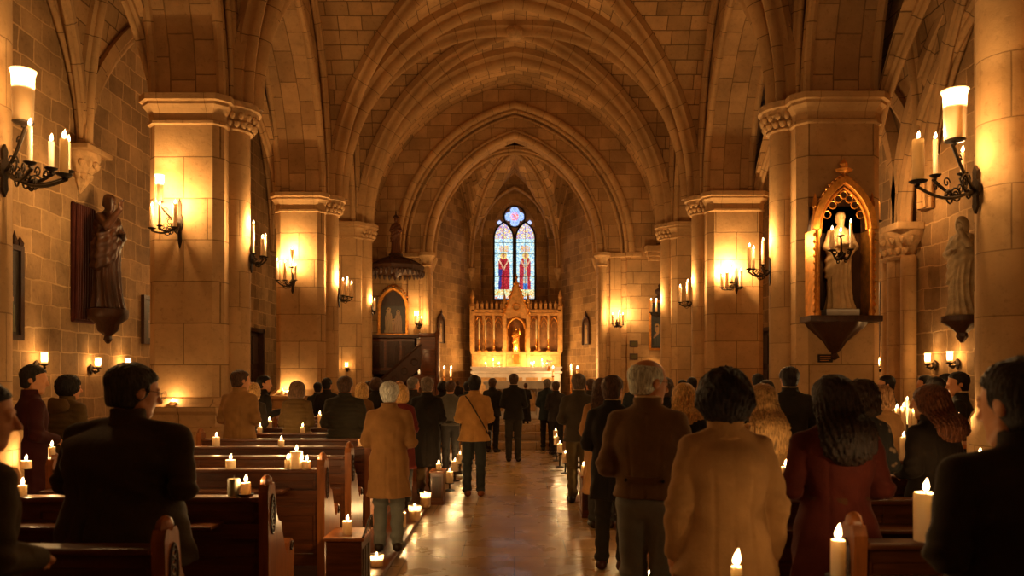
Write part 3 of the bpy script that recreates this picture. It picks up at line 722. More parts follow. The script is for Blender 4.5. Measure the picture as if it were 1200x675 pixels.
sconce((ax(863, yf), yf, az(330, yf)), (.05, -1), [C(846, 318, 337, yf-.2, .036), C(852, 317, 337, yf-.3, .036), C(857, 308, 331, yf-.2, .034), C(868, 315, 336, yf-.25, .042)],
       'cluster of four candles on the front of the second right pillar', power=7, plate=.6)
sconce((4.0, 12.0, az(318, 12)), (-1, 0), [C(878, 286, 315, 11.9, .030), C(883, 289, 315, 12.05, .022), C(894, 279, 310, 12, .020)],
       'iron bracket reaching left from the pillar with the statue niche', power=6, plate=.45)
yf = PY[2]-.62
sconce((ax(985, yf-.4), yf-.42, az(300, yf-.4)), (0, -1), [C(975, 266, 293, yf-.62, .036), C(985, 268, 276, yf-.55, .03), C(997, 257, 292, yf-.62, .020)],
       'iron bracket with three candles held before the white niche statue', power=1.6, plate=.14)
sconce((5.46, 11.85, az(268, 11.85)), (1, -.2), [C(1027, 233, 259, 11.7, .055)],
       'single thick candle on a bracket at the right flank of the niche pillar', power=6, plate=.3)
# unseen sconces, added to light the nave from beside and behind the viewer
for sg in (-1, 1):
    x = sg*4.08; p = Vector((x, PY[0], 3.3)); sconce(p, (-sg, 0), [(p+Vector((-sg*.3, -.15, .05)), .03, .2, 0), (p+Vector((-sg*.4, .05, .05)), .03, .2, 0), (p+Vector((-sg*.3, .2, .05)), .03, .22, 0)],
        'unseen three-candle iron bracket added for light on the %s pillar beside the viewer' % ('left' if sg < 0 else 'right'), power=1.5)
LROWS = [3.4, 4.8, 6.2, 7.2, 8.15, 9.1, 10.0, 11.0, 12.0, 13.0, 14.0, 15.0]
RROWS = [3.5, 4.7, 5.8, 6.8, 7.8, 8.8, 9.8, 10.8, 11.8, 12.8, 13.8, 14.8]
# ================================================================ SCULPTING: smooth-blended solids meshed on a grid
class Sculpt:
    def __init__(s, lo, hi, h):
        s.lo = np.array(lo, float); s.h = h
        s.n = np.maximum(2, np.ceil((np.array(hi, float)-s.lo)/h).astype(int)+1)
        s.D = np.full(s.n, .2, np.float32)
        s.ax = [s.lo[i]+h*np.arange(s.n[i]) for i in range(3)]
    def blk(s, lo, hi, pad=.05):
        sl = []
        for i in range(3):
            a = int(max(0, math.floor((lo[i]-pad-s.lo[i])/s.h))); b = int(min(s.n[i], math.ceil((hi[i]+pad-s.lo[i])/s.h)+1))
            if b <= a: return None, None
            sl.append(slice(a, b))
        g = [s.ax[0][sl[0]][:, None, None], s.ax[1][sl[1]][None, :, None], s.ax[2][sl[2]][None, None, :]]
        return tuple(sl), g
    def comb(s, sl, d, k, mode):
        A = s.D[sl]
        if mode == 'cut': s.D[sl] = smax(A, -d, k)
        elif mode == 'and': s.D[sl] = smax(A, d, k)
        else: s.D[sl] = smin(A, d, k)
    def cone(s, a, b, ra, rb, k=.02, mode='u', fr=None):
        if fr is not None: a, b = fr.w(a), fr.w(b); ra *= fr.sc; rb *= fr.sc
        a, b = np.array(a, float), np.array(b, float); r = max(ra, rb)
        sl, g = s.blk(np.minimum(a, b)-r, np.maximum(a, b)+r)
        if sl is None: return
        ab = b-a; L = ab@ab+1e-12
        t = np.clip(((g[0]-a[0])*ab[0]+(g[1]-a[1])*ab[1]+(g[2]-a[2])*ab[2])/L, 0, 1)
        d = np.sqrt((g[0]-a[0]-t*ab[0])**2+(g[1]-a[1]-t*ab[1])**2+(g[2]-a[2]-t*ab[2])**2)-(ra+(rb-ra)*t)
        s.comb(sl, d, k, mode)
    def ell(s, c, r, k=.02, mode='u', fr=None, wob=None, clip=None):
        c0 = np.array(c, float); r = np.array(r, float); cw = fr.w(c0) if fr is not None else c0; R = r.max()*fr.sc if fr is not None else r
        sl, g = s.blk(cw-R, cw+R)
        if sl is None: return
        if fr is not None: x, y, z = fr.l(*g)
        else: x, y, z = g
        X, Y, Z = x-c0[0], y-c0[1], z-c0[2]
        k0 = np.sqrt((X/r[0])**2+(Y/r[1])**2+(Z/r[2])**2); k1 = np.sqrt((X/r[0]**2)**2+(Y/r[1]**2)**2+(Z/r[2]**2)**2)+1e-9
        d = k0*(k0-1)/k1
        if wob is not None: d = d-wob(x, y, z)
        if clip is not None: d = np.maximum(d, clip(x, y, z))
        s.comb(sl, d, k, mode)
    def loft(s, secs, k=.02, mode='u', wob=None, p=2.2, fr=None, rnd_=.01):
        """secs: (z, cx, cy, rx, ry) rising"""
        S_ = np.array(secs, float); z0, z1 = S_[0, 0], S_[-1, 0]
        R = S_[:, 3:5].max(); lo = [(S_[:, 1]-S_[:, 3]).min(), (S_[:, 2]-S_[:, 4]).min(), z0]; hi = [(S_[:, 1]+S_[:, 3]).max(), (S_[:, 2]+S_[:, 4]).max(), z1]
        if fr is not None:
            cs = [fr.w((x, y, z)) for x in (lo[0], hi[0]) for y in (lo[1], hi[1]) for z in (lo[2], hi[2])]; lo, hi = np.min(cs, 0), np.max(cs, 0)
        sl, g = s.blk(lo, hi)
        if sl is None: return
        x, y, z = fr.l(*g) if fr is not None else g
        zz = np.clip(z, z0, z1); f = lambda i: smooth_interp(zz, S_[:, 0], S_[:, i])
        X, Y, rx, ry = x-f(1), y-f(2), f(3), f(4)
        q = (np.abs(X/rx)**p+np.abs(Y/ry)**p+1e-12)**(1/p)
        d = (q-1)*np.minimum(rx, ry)
        if wob is not None: d = d-wob(np.arctan2(Y, X), z, x, y)
        d = smax(d, np.maximum(z0-z, z-z1)+0*d, rnd_)
        s.comb(sl, d, k, mode)
    def half(s, n, o, k=.003, mode='and'):
        n = np.array(n, float); sl = (slice(None),)*3
        g = [s.ax[0][:, None, None], s.ax[1][None, :, None], s.ax[2][None, None, :]]
        s.comb(sl, (g[0]*n[0]+g[1]*n[1]+g[2]*n[2]-o)+0*s.D, k, mode)
    def wobble(s, fn):
        g = [s.ax[0][:, None, None], s.ax[1][None, :, None], s.ax[2][None, None, :]]
        s.D = s.D-fn(*g).astype(np.float32)
    def arrays(s):
        D = s.D; ins = D < 0
        for a in range(3):                                     # keep the boundary outside
            i = [slice(None)]*3; i[a] = 0; ins[tuple(i)] = False; i[a] = -1; ins[tuple(i)] = False
        c = np.zeros(np.array(D.shape)-1, np.int8)
        for dx in (0, 1):
            for dy in (0, 1):
                for dz in (0, 1): c += ins[dx:D.shape[0]-1+dx, dy:D.shape[1]-1+dy, dz:D.shape[2]-1+dz]
        mk = (c > 0) & (c < 8); idx = np.full(c.shape, -1, np.int64); I = np.argwhere(mk); idx[mk] = np.arange(len(I))
        P = np.zeros((len(I), 3)); W_ = np.zeros(len(I))
        for a in range(3):
            o = [i for i in range(3) if i != a]
            for u in (0, 1):
                for v in (0, 1):
                    A = I.copy(); A[:, o[0]] += u; A[:, o[1]] += v; B = A.copy(); B[:, a] += 1
                    da, db = D[A[:, 0], A[:, 1], A[:, 2]], D[B[:, 0], B[:, 1], B[:, 2]]
                    ia, ib = ins[A[:, 0], A[:, 1], A[:, 2]], ins[B[:, 0], B[:, 1], B[:, 2]]
                    m = ia != ib; t = np.clip(da/np.where(np.abs(da-db) < 1e-9, 1, da-db), 0.02, .98)
                    Q = A.astype(float); Q[:, a] += t; P[m] += Q[m]; W_[m] += 1
        P = s.lo+s.h*P/np.maximum(W_, 1)[:, None]
        F_ = []
        for a in range(3):
            o = [(a+1) % 3, (a+2) % 3]
            s0 = [slice(None)]*3; s1 = [slice(None)]*3; s0[a] = slice(0, -1); s1[a] = slice(1, None)
            e = ins[tuple(s0)] != ins[tuple(s1)]; E_ = np.argwhere(e)
            E_ = E_[(E_[:, o[0]] > 0) & (E_[:, o[1]] > 0) & (E_[:, o[0]] < c.shape[o[0]]) & (E_[:, o[1]] < c.shape[o[1]])]
            fl = ins[E_[:, 0], E_[:, 1], E_[:, 2]]
            q = []
            for u, v in ((1, 1), (0, 1), (0, 0), (1, 0)):
                A = E_.copy(); A[:, o[0]] -= u; A[:, o[1]] -= v; q.append(idx[A[:, 0], A[:, 1], A[:, 2]])
            q = np.stack(q, 1); q[~fl] = q[~fl][:, ::-1]; F_.append(q)
        F_ = np.concatenate(F_); F_ = F_[(F_ >= 0).all(1)]
        return P, F_
    def obj(s, name, mat, parent=None, relax=1):
        P, F_ = s.arrays()
        if relax and len(P):
            for _ in range(relax):
                acc = np.zeros_like(P); cnt = np.zeros(len(P))
                for i in range(4):
                    for j in ((i+1) % 4, (i-1) % 4): np.add.at(acc, F_[:, i], P[F_[:, j]]); np.add.at(cnt, F_[:, i], 1)
                P = .6*P+.4*acc/np.maximum(cnt, 1)[:, None]
        me = bpy.data.meshes.new(name); me.vertices.add(len(P)); me.vertices.foreach_set('co', P.astype(np.float32).ravel())
        me.loops.add(F_.size); me.loops.foreach_set('vertex_index', F_.astype(np.int32).ravel())
        me.polygons.add(len(F_)); me.polygons.foreach_set('loop_start', np.arange(0, F_.size, 4, dtype=np.int32))
        me.polygons.foreach_set('use_smooth', np.ones(len(F_), bool)); me.update(calc_edges=True)
        me.materials.append(M[mat] if isinstance(mat, str) else mat)
        o = bpy.data.objects.new(name, me); COL.objects.link(o)
        if parent: o.parent = parent
        return o
def smin(a, b, k):
    if k <= 0: return np.minimum(a, b)
    h = np.maximum(k-np.abs(a-b), 0)/k; return np.minimum(a, b)-h*h*k*.25
def smax(a, b, k): return -smin(-a, -b, k)
def smooth_interp(z, zs, v):
    i = np.clip(np.searchsorted(zs, z, side='right')-1, 0, len(zs)-2)
    t = (z-zs[i])/(zs[i+1]-zs[i]); m = np.gradient(v, zs)      # Hermite through the sections
    h = zs[i+1]-zs[i]; t2, t3 = t*t, t*t*t
    return (2*t3-3*t2+1)*v[i]+(t3-2*t2+t)*h*m[i]+(-2*t3+3*t2)*v[i+1]+(t3-t2)*h*m[i+1]
class Frame:
    def __init__(s, c, yaw=0, pitch=0, roll=0, sc=1.0):
        s.sc = sc; s.c = np.array(c, float); R = Matrix.Rotation(-yaw, 3, 'Z') @ Matrix.Rotation(-pitch, 3, 'X') @ Matrix.Rotation(roll, 3, 'Y')
        s.R = np.array(R)
    def w(s, p): return s.c+s.R@(np.array(p, float)*s.sc)
    def l(s, X, Y, Z):
        x, y, z = (X-s.c[0])/s.sc, (Y-s.c[1])/s.sc, (Z-s.c[2])/s.sc; R = s.R
        return (R[0, 0]*x+R[1, 0]*y+R[2, 0]*z, R[0, 1]*x+R[1, 1]*y+R[2, 1]*z, R[0, 2]*x+R[1, 2]*y+R[2, 2]*z)
def sst(x, a, b):
    t = np.clip((x-a)/(b-a), 0, 1); return t*t*(3-2*t)

# ================================================================ PEOPLE
CLOTH = {}
def cloth(col, rough=.85, weave=90, sheen=.25, var=.2, key=None):
    k = (tuple(col), rough, weave)
    if k not in CLOTH: CLOTH[k] = plain('cloth', col, rough, var=var, scale=6, bump=.25, spec=.2, sheen=sheen, bscale=weave)
    return CLOTH[k]
HAIRM = {}
def hairmat(col):
    k = tuple(col)
    if k not in HAIRM: HAIRM[k] = plain('hair', col, .55, var=.75, scale=14, bump=.6, stretch=(7, 7, 1), spec=.2, sheen=.0, bscale=26)
    return HAIRM[k]
M['skin'] = plain('skin', (.56, .32, .21), .5, var=.1, scale=12, bump=.08, spec=.4)
BLACK, CHAR, NAVY = (.012, .011, .012), (.028, .025, .024), (.015, .020, .035)
def hand(G, w, d, up, side, r=1.0):
    """palm and five bent fingers grown into the body solid: w wrist, d pointing, up back-of-hand normal"""
    w, d, up = np.array(w, float), np.array(d, float), np.array(up, float); d /= np.linalg.norm(d); up = up-d*(up@d); up /= np.linalg.norm(up); s = np.cross(d, up)*side
    G.cone(w, w+d*.03, .024, .028, .015); 
    for q in (-.026, -.008, .010, .027): G.cone(w+d*.03+s*q*.6, w+d*.085+s*q, .017, .0135, .012)
    for q, L in ((-.027, .060), (-.009, .074), (.010, .070), (.028, .054)):   # little .. index
        L *= r; a = w+d*.085+s*q; b = a+d*L*.42-up*.008; c = b+d*L*.28-up*L*.22; e = c+d*L*.10-up*L*.24
        G.cone(a, b, .0105, .0095, .004); G.cone(b, c, .0095, .0088, .004); G.cone(c, e, .0088, .0078, .004)
    a = w+d*.025+s*.026; b = a+d*.035+s*.024-up*.012; c = b+d*.032+s*.004-up*.012
    G.cone(a, b, .016, .012, .01); G.cone(b, c, .012, .009, .005)
def person(px, top, Y, label, rz=0, coat=CHAR, hem=.82, legs=(.03, .035, .05), shoes=(.02, .014, .01), hair='short', hc=(.02, .014, .010), yaw=0, pitch=.08,
           wide=1.0, female=False, arms='clasp', style='coat', q=1, lean=.0, z0=0, height=None, collar=None, glasses=False, skirt=None, stance=.09, group=None, extra=None, X=None, kids=None, flare=.02, name='person', sitting=False, cat='person', bk=1.0, head=1.06):
    x_ = X if X is not None else ax(px, Y)
    if 1.38 < abs(x_) < 3.9 and 3.6 < Y < 16.2:
        k = X/ax(px, Y) if X is not None else 1
        Y = min([r_+.52 for r_ in (LROWS if x_ < 0 else RROWS)], key=lambda v: abs(v-Y)); X = ax(px, Y)*k; z0 = .05
    H = (EYE+(HY-top)/F*Y)-z0; s = (height or H)/1.75
    t = thing(name, label, cat, (X if X is not None else ax(px, Y), Y, z0+(H-(height or H) if sitting else 0)), -rz, group); t.scale = (s*wide**.5, s*wide**.5, s)
    h = {0: .022, 1: .016, 2: .0115, 3: .008}[q]
    ph = rnd.random()*6
    Wd = (.188 if female else .214)*bk
    ex = .008
    hf_ = Frame((0, .03+lean*.65, 1.615), yaw, pitch, sc=head)
    LN = lambda z: lean*max(0, z-.9)
    P3 = lambda x, y, z: (x, y+LN(z), z)
    J = {}
    for sg in (-1, 1):
        Sx = sg*(Wd-.055); arm = arms if isinstance(arms, str) else arms[0 if sg < 0 else 1]
        if arm == 'hang': e, w, dr = P3(sg*(Wd+.012), -.035, 1.125), P3(sg*(Wd+.018), .035, .875), (0, .1, -1)
        elif arm == 'back': e, w, dr = P3(sg*(Wd+.03), -.09, 1.13), P3(sg*.07, -.17, .98), (-sg, -.1, -.3)
        elif arm == 'hold': e, w, dr = P3(sg*(Wd+.005), .0, 1.12), P3(sg*.13, .24, 1.18), (-sg*.4, .9, .3)
        elif arm == 'raise': e, w, dr = P3(sg*(Wd+.05), .12, 1.30), P3(sg*(Wd+.06), .20, 1.56), (0, .1, 1)
        else: e, w, dr = P3(sg*(Wd+ex), -.02, 1.125), P3(sg*.085, .19, 1.06), (-sg*.9, .35, -.1)
        J[sg] = (P3(Sx, 0, 1.385), e, w, dr)
    # --- body: one continuous skin
    G = Sculpt((-.40, -.30, -.02), (.40, .42, 1.86), max(h, .0085) if q < 3 else .0075)
    G.loft([(.86, 0, 0, .13, .09), (.95, 0, 0, .145, .10), (1.10, 0, LN(1.1), .125, .09), (1.30, 0, LN(1.3), .15, .10), (1.40, 0, LN(1.4), .13, .085), (1.46, 0, LN(1.46), .06, .055)], p=2)
    for sg in (-1, 1):
        G.cone((sg*.085, 0, .90), (sg*stance, .018, .50), .066, .040); G.cone((sg*stance, .018, .50), (sg*stance, -.015, .09), .038, .030); G.cone((sg*stance, -.03, .04), (sg*(stance+.01), .10, .03), .028, .024)
        S0, e, w, dr = J[sg]
        G.cone((0, LN(1.4), 1.39), S0, .05, .045); G.cone(S0, e, .045, .037); G.cone(e, w, .036, .026)
        hand(G, w, dr, (sg*1.0, 0, .15) if dr[2] < -.5 else ((0, .2, 1) if dr[2] < .9 else (0, -1, 0)), -sg if dr[2] < -.5 else sg)
    nb = (0, -.012+LN(1.44), 1.43)
    G.cone(nb, hf_.w((0, -.02, -.06)), .056, .052, .03)
    fr = hf_
    G.ell((0, -.010, .035), (.076, .097, .086), .02, fr=fr); G.ell((0, .028, -.035), (.058, .068, .082), .03, fr=fr); G.cone((0, .066, -.095), (0, .060, -.092), .022, .022, .03, fr=fr)
    for sg in (-1, 1):
        G.cone((sg*.050, .01, -.055), (sg*.020, .066, -.092), .018, .016, .02, fr=fr)
        G.ell((sg*.030, .098, .008), (.016, .014, .011), .012, 'cut', fr=fr)
        G.cone((sg*.012, .090, .027), (sg*.042, .078, .024), .010, .008, .01, fr=fr)
        G.ell((sg*.030, .083, .007), (.0125, .0125, .0125), .002, fr=fr)
        G.ell((sg*.076, -.006, -.004), (.010, .020, .031), .006, fr=fr); G.ell((sg*.088, .0, .002), (.008, .011, .018), .005, 'cut', fr=fr)
    G.cone((0, .092, .012), (0, .115, -.026), .008, .0135, .008, fr=fr); G.ell((0, .098, -.033), (.018, .012, .008), .008, fr=fr)
    G.cone((-.018, .086, -.055), (.018, .086, -.055), .0065, .0065, .006, fr=fr); G.cone((-.014, .083, -.066), (.014, .083, -.066), .0075, .0075, .006, fr=fr)
    G.ell((0, .098, -.0605), (.022, .012, .0022), .002, 'cut', fr=fr)
    G.obj('body', 'skin', t)
    # --- trousers or skirt
    if hem > .12:
        if skirt:
            G = Sculpt((-.30, -.25, skirt-.03), (.30, .25, 1.06), h)
            G.loft([(skirt, 0, 0, .17+flare, .14+flare), (.6, 0, 0, .165, .135), (.92, 0, 0, .165, .12), (1.04, 0, 0, .13, .10)], wob=lambda a, z, x, y: .006*np.sin(9*a+ph)*sst(-z, -.9, -.4))
            G.obj('skirt', cloth(legs), t)
            if skirt > .2:
                G = Sculpt((-.2, -.12, 0), (.2, .12, skirt+.1), h)
                for sg in (-1, 1): G.cone((sg*stance, .01, skirt+.05), (sg*stance, -.015, .09), .05, .037)
                G.obj('stockings', cloth((.02, .015, .012)), t)
        else:
            G = Sculpt((-.27, -.20, .01), (.27, .20, 1.04), h)
            G.ell((0, 0, .93), (.165, .122, .13), .03)
            for sg in (-1, 1):
                st = stance+(.012*math.sin(ph+sg)); ky = .015+.02*math.sin(ph*2+sg)
                G.cone((sg*.082, 0, .90), (sg*st, ky, .50), .094, .070, .03); G.cone((sg*st, ky, .50), (sg*st, -.015, .10), .069, .060, .03)
                G.cone((sg*st, .0, .12), (sg*st, .035, .055), .056, .05, .02)
            G.wobble(lambda x, y, z: .005*np.sin(46*z+5*x+9*y+ph)*np.sin(23*x+ph)*(.4+sst(-z, -.6, -.1))+.006*np.sin(70*z+14*x)*np.exp(-((z-.47)/.06)**2)+.007*np.sin(62*z+ph)*sst(-z, -.25, -.08))
            G.half((0, 0, -1), -.035); G.obj('trousers', cloth(legs, weave=120), t)
    for sg in (-1, 1):
        G = Sculpt((sg*stance-.10, -.14, -.02), (sg*stance+.10, .24, .16), min(h, .014))
        G.cone((sg*stance, -.055, .042), (sg*(stance+.02), .14, .030), .041, .040, .02); G.cone((sg*stance, -.045, .05), (sg*stance, -.01, .11), .042, .038, .03)
        G.half((0, 0, -1), 0, .004); G.half((0, 0, 1), .105, .01); G.obj('shoe', cloth(shoes, .4, 40, 0), t)
    # --- coat
    B = {'coat': .018, 'puffer': .036, 'dress': .0, 'jacket': .012, 'shirt': -.004, 'robe': .03}[style]
    hx = (.172 if not female else .166)+B; z1 = 1.50
    secs = []
    if hem < .93: secs.append((hem, 0, 0, hx+flare+(.9-hem)*.04, .135+B+flare+(.9-hem)*.03))
    if hem < .75: secs.append(((hem+.93)/2, 0, 0, hx+flare*.6, .135+B+flare*.5))
    secs += [(max(.93, hem+.02), 0, .0, hx+.004, .132+B)] if hem < 1.0 else []
    wst = (.153 if not female else .134)+B*(1 if style != 'dress' else .5)
    secs += [(1.10, 0, LN(1.1)-.004, wst, .108+B), (1.28, 0, LN(1.28)-.004, (.180 if not female else .158)+B*.8, .120+B), (1.385, 0, LN(1.385)-.002, (.158 if not female else .138)+B*.5, .100+B*.6),
             (1.445, 0, LN(1.445)-.002, .098+B*.3, .076+B*.3), (1.50, 0, LN(1.5)-.002, .066, .066)]
    G = Sculpt((-.42, -.34, min(hem, 1.0)-.03), (.42, .42, 1.60), h)
    nf = rnd.choice([5, 6, 7, 8])
    def folds(a, z, x, y):
        k = sst(-z, -1.05, -.62)*.012*(1-2*np.abs(np.sin(nf*.5*a+ph+np.sin(3*z+ph)))**.7)
        k = k-.012*np.exp(-(x/.007)**2)*(y < 0)*sst(-z, -1.02, -.97)*(1 if style in ('coat', 'jacket') else 0)
        if style == 'puffer': k = k+.012*np.abs(np.sin(z*PI/.062))-.006
        k = k+.004*np.sin(30*z+6*a+ph)*np.exp(-((z-1.1)/.10)**2)
        k = k-.004*np.exp(-(x/.006)**2)*(y < 0)*(style == 'coat')
        if q > 1 and style in ('coat', 'dress'): k = k-.006*np.exp(-((np.abs(x)-.075-.06*np.abs(z-1.08))/.008)**2)*(y < 0)*sst(-z, -1.34, -1.24)
        return k
    secs = [(z, a_, b_, c_*(1+(bk-1)*(z < 1.44)), d_*(1+(bk-1)*(z < 1.44))) for z, a_, b_, c_, d_ in secs]
    G.loft(secs, wob=folds, p=2.25)
    for sg in (-1, 1):
        S0, e, w, dr = J[sg]; a = B*.45
        G.cone((sg*.045, -.012+LN(1.44), 1.452), (S0[0], S0[1], S0[2]+.004), .036+a*.5, .052+a, .04)
        G.cone(S0, e, .060+a, .052+a, .014)
        wv = np.array(e)+(np.array(w)-np.array(e))*.93
        G.cone(e, wv, .053+a, .041+a*.6, .012)
    if style == 'puffer':
        G.wobble(lambda x, y, z: .007*np.abs(np.sin((z+.25*np.abs(x))*PI/.058))*(np.abs(x) > .17))
    G.wobble(lambda x, y, z: .0045*np.sin(38*z+25*y+ph)*np.sin(16*x-12*z+ph)*sst(np.abs(x), .12, .22)+.003*np.sin(27*x+19*z+ph)*np.sin(22*z-8*x)+.005*np.sin(85*z+40*y)*np.exp(-((z-1.14)/.06)**2)*(np.abs(x) > .2))
    nm = {'coat': 'coat', 'puffer': 'padded_jacket', 'dress': 'dress', 'jacket': 'jacket', 'shirt': 'shirt', 'robe': 'robe'}[style]
    cm = coat if not isinstance(coat, tuple) else cloth(coat)
    G.obj(nm, cm, t)
    # collar
    if collar != 'none':
        G = Sculpt((-.15, -.16, 1.40), (.15, .16+lean, 1.60), min(h, .012))
        up = .055 if style in ('coat', 'puffer', 'jacket') else .02
        cyy = -.012+LN(1.48)
        G.loft([(1.435, 0, cyy+.01, .098, .090), (1.47, 0, cyy+.01, .083, .078), (1.49+up*.8, 0, cyy+.012, .079, .075)], rnd_=.008)
        G.loft([(1.40, 0, cyy+.01, .07, .065), (1.47, 0, cyy+.012, .066, .062), (1.60, 0, cyy+.02, .062, .060)], k=.004, mode='cut')
        G.obj('collar', cm, t)
    if collar in ('white', 'cream'):
        G = Sculpt((-.13, -.14, 1.44), (.13, .16+lean, 1.62), min(h, .010)); cyy = -.010+LN(1.49)
        G.loft([(1.47, 0, cyy+.008, .070, .067), (1.545, 0, cyy+.010, .0665, .064)], rnd_=.006); G.loft([(1.40, 0, cyy+.01, .059, .057), (1.62, 0, cyy+.02, .059, .057)], k=.003, mode='cut')
        G.obj('shirt_collar', cloth((.62, .58, .52) if collar == 'white' else (.45, .38, .28)), t)
    # --- hair
    G = Sculpt((-.24, -.30, 1.05 if hair in ('long', 'longwave') else 1.40), (.24, .26, 1.84), min(h, .010) if q > 1 else min(h, .016))
    st = lambda amp, fr_=60: (lambda x, y, z: amp*np.sin(fr_*np.arctan2(x, y+.02)*.8+14*z+ph)+amp*.7*np.sin(95*x+30*z+ph)*np.sin(60*y+20*z))
    face = lambda lim: (lambda x, y, z: np.minimum(y-lim-.5*np.maximum(z-.03, 0)*2.2, 0)*-1*0+(y-(lim+1.1*np.maximum(z-.02, 0))))
    if hair == 'short':
        G.ell((0, -.016, .040), (.090, .109, .093), .0, fr=fr, wob=st(.0035), clip=lambda x, y, z: np.maximum(y-(.028+1.6*np.maximum(z-.045, 0)), -z-.028-.9*np.maximum(-y-.02, 0)))
        G.loft([(-.080, 0, -.032, .055, .062), (-.03, 0, -.030, .074, .076), (.02, 0, -.02, .084, .088)], k=.01, fr=fr)
        for sg in (-1, 1): G.ell((sg*.084, .0, -.014), (.018, .022, .032), .006, 'cut', fr=fr)
        G.ell((0, .072, -.06), (.10, .062, .10), .01, 'cut', fr=fr)
    elif hair == 'balding':
        G.ell((0, -.014, .034), (.0835, .103, .084), .0, fr=fr, wob=st(.003), clip=lambda x, y, z: np.maximum(np.maximum(y-.035, z-.085-.25*(-y)*0), -z-.05))
        G.ell((0, .02, .115), (.052, .085, .045), .012, 'cut', fr=fr)
        G.loft([(-.07, 0, -.030, .050, .058), (-.03, 0, -.028, .068, .070), (.02, 0, -.02, .079, .082)], k=.01, fr=fr)
        for sg in (-1, 1): G.ell((sg*.082, -.002, -.012), (.02, .026, .034), .006, 'cut', fr=fr)
        G.ell((0, .072, -.06), (.10, .065, .10), .01, 'cut', fr=fr)
    elif hair in ('bob', 'curly', 'round'):
        low = {'bob': -.115, 'curly': -.12, 'round': -.085}[hair]; a = {'bob': .003, 'curly': .006, 'round': .0045}[hair]; rw = .80 if hair == 'round' else 1
        G.ell((0, -.018, .040), (.102, .118, .100), .0, fr=fr, wob=st(a))
        G.loft([(low-.012, 0, -.034, .070*rw, .060*rw), (low+.015, 0, -.032, .102*rw, .098*rw), (low+.07, 0, -.024, .110, .112), (.04, 0, -.017, .101, .114)], k=.02, fr=fr, wob=lambda A, z, x, y: a*1.3*np.sin(34*A+6*np.sin(16*z+ph))+a*.7*np.sin(53*A+ph))
        if hair == 'round': G.wobble(lambda x, y, z: .005*np.sin(62*x+ph+20*z)*np.sin(66*z)*np.sin(58*y+ph))
        if hair == 'curly': G.wobble(lambda x, y, z: .007*np.sin(75*x+ph)*np.sin(80*z)*np.sin(70*y+ph))
        G.ell((0, .105, -.035), (.074, .090, .105), .015, 'cut', fr=fr)
    else:
        wav = 1 if hair == 'longwave' else .35
        G.ell((0, -.016, .038), (.092, .110, .093), .0, fr=fr, wob=st(.003))
        L = 1.30 if kids is None else kids
        hy = lambda z: -.055-.105*sst(-z, -1.62, -1.42)+LN(z)
        G.loft([(L-.03, 0, hy(L)+.0, .045, .02), (L+.02, 0, hy(L), .098, .042), (L+.10, 0, hy(L+.1)+.004, .125, .056), (1.50, 0, hy(1.5)+.008, .124, .078), (1.56, 0, -.035+lean*.6, .112, .098), (1.62, 0, -.01+lean*.64, .100, .104), (1.66, 0, .01+lean*.65, .092, .105)], k=.02,
               wob=lambda A, z, x, y: (.005+.004*wav)*np.sin(24*A+5*wav*np.sin(22*z+ph))+.004*np.sin(43*A+9*wav*np.sin(13*z+x*20)))
        if wav == 1: G.wobble(lambda x, y, z: .008*np.sin(42*z+30*x+ph)*sst(-z, -1.6, -1.4))
        G.ell((0, .110, -.035), (.074, .090, .105), .015, 'cut', fr=fr)
        G.ell((0, .02+lean*.6, 1.44), (.085, .085, .11), .02, 'cut')
    G.obj('hair', hairmat(hc), t)
    if glasses:
        g = MB(); w_ = lambda *p_: Vector(fr.w(p_))
        for sg in (-1, 1):
            g.tube([w_(sg*.032+.022*math.cos(k*PI/6), .112-.10*abs(.032*1+.022*math.cos(k*PI/6)*sg)*.3, .006+.018*math.sin(k*PI/6)) for k in range(13)], .0016, 5)
            g.tube([w_(sg*.054, .105, .010), w_(sg*.080, .06, .012), w_(sg*.082, -.01, .010), w_(sg*.080, -.025, -.008)], .0018, 5)
        g.tube([w_(-.010, .110, .01), w_(0, .116, .012), w_(.010, .110, .01)], .0016, 5)
        g.obj('glasses', 'iron', t)
    if extra: extra(t, J, LN, h)
    return t
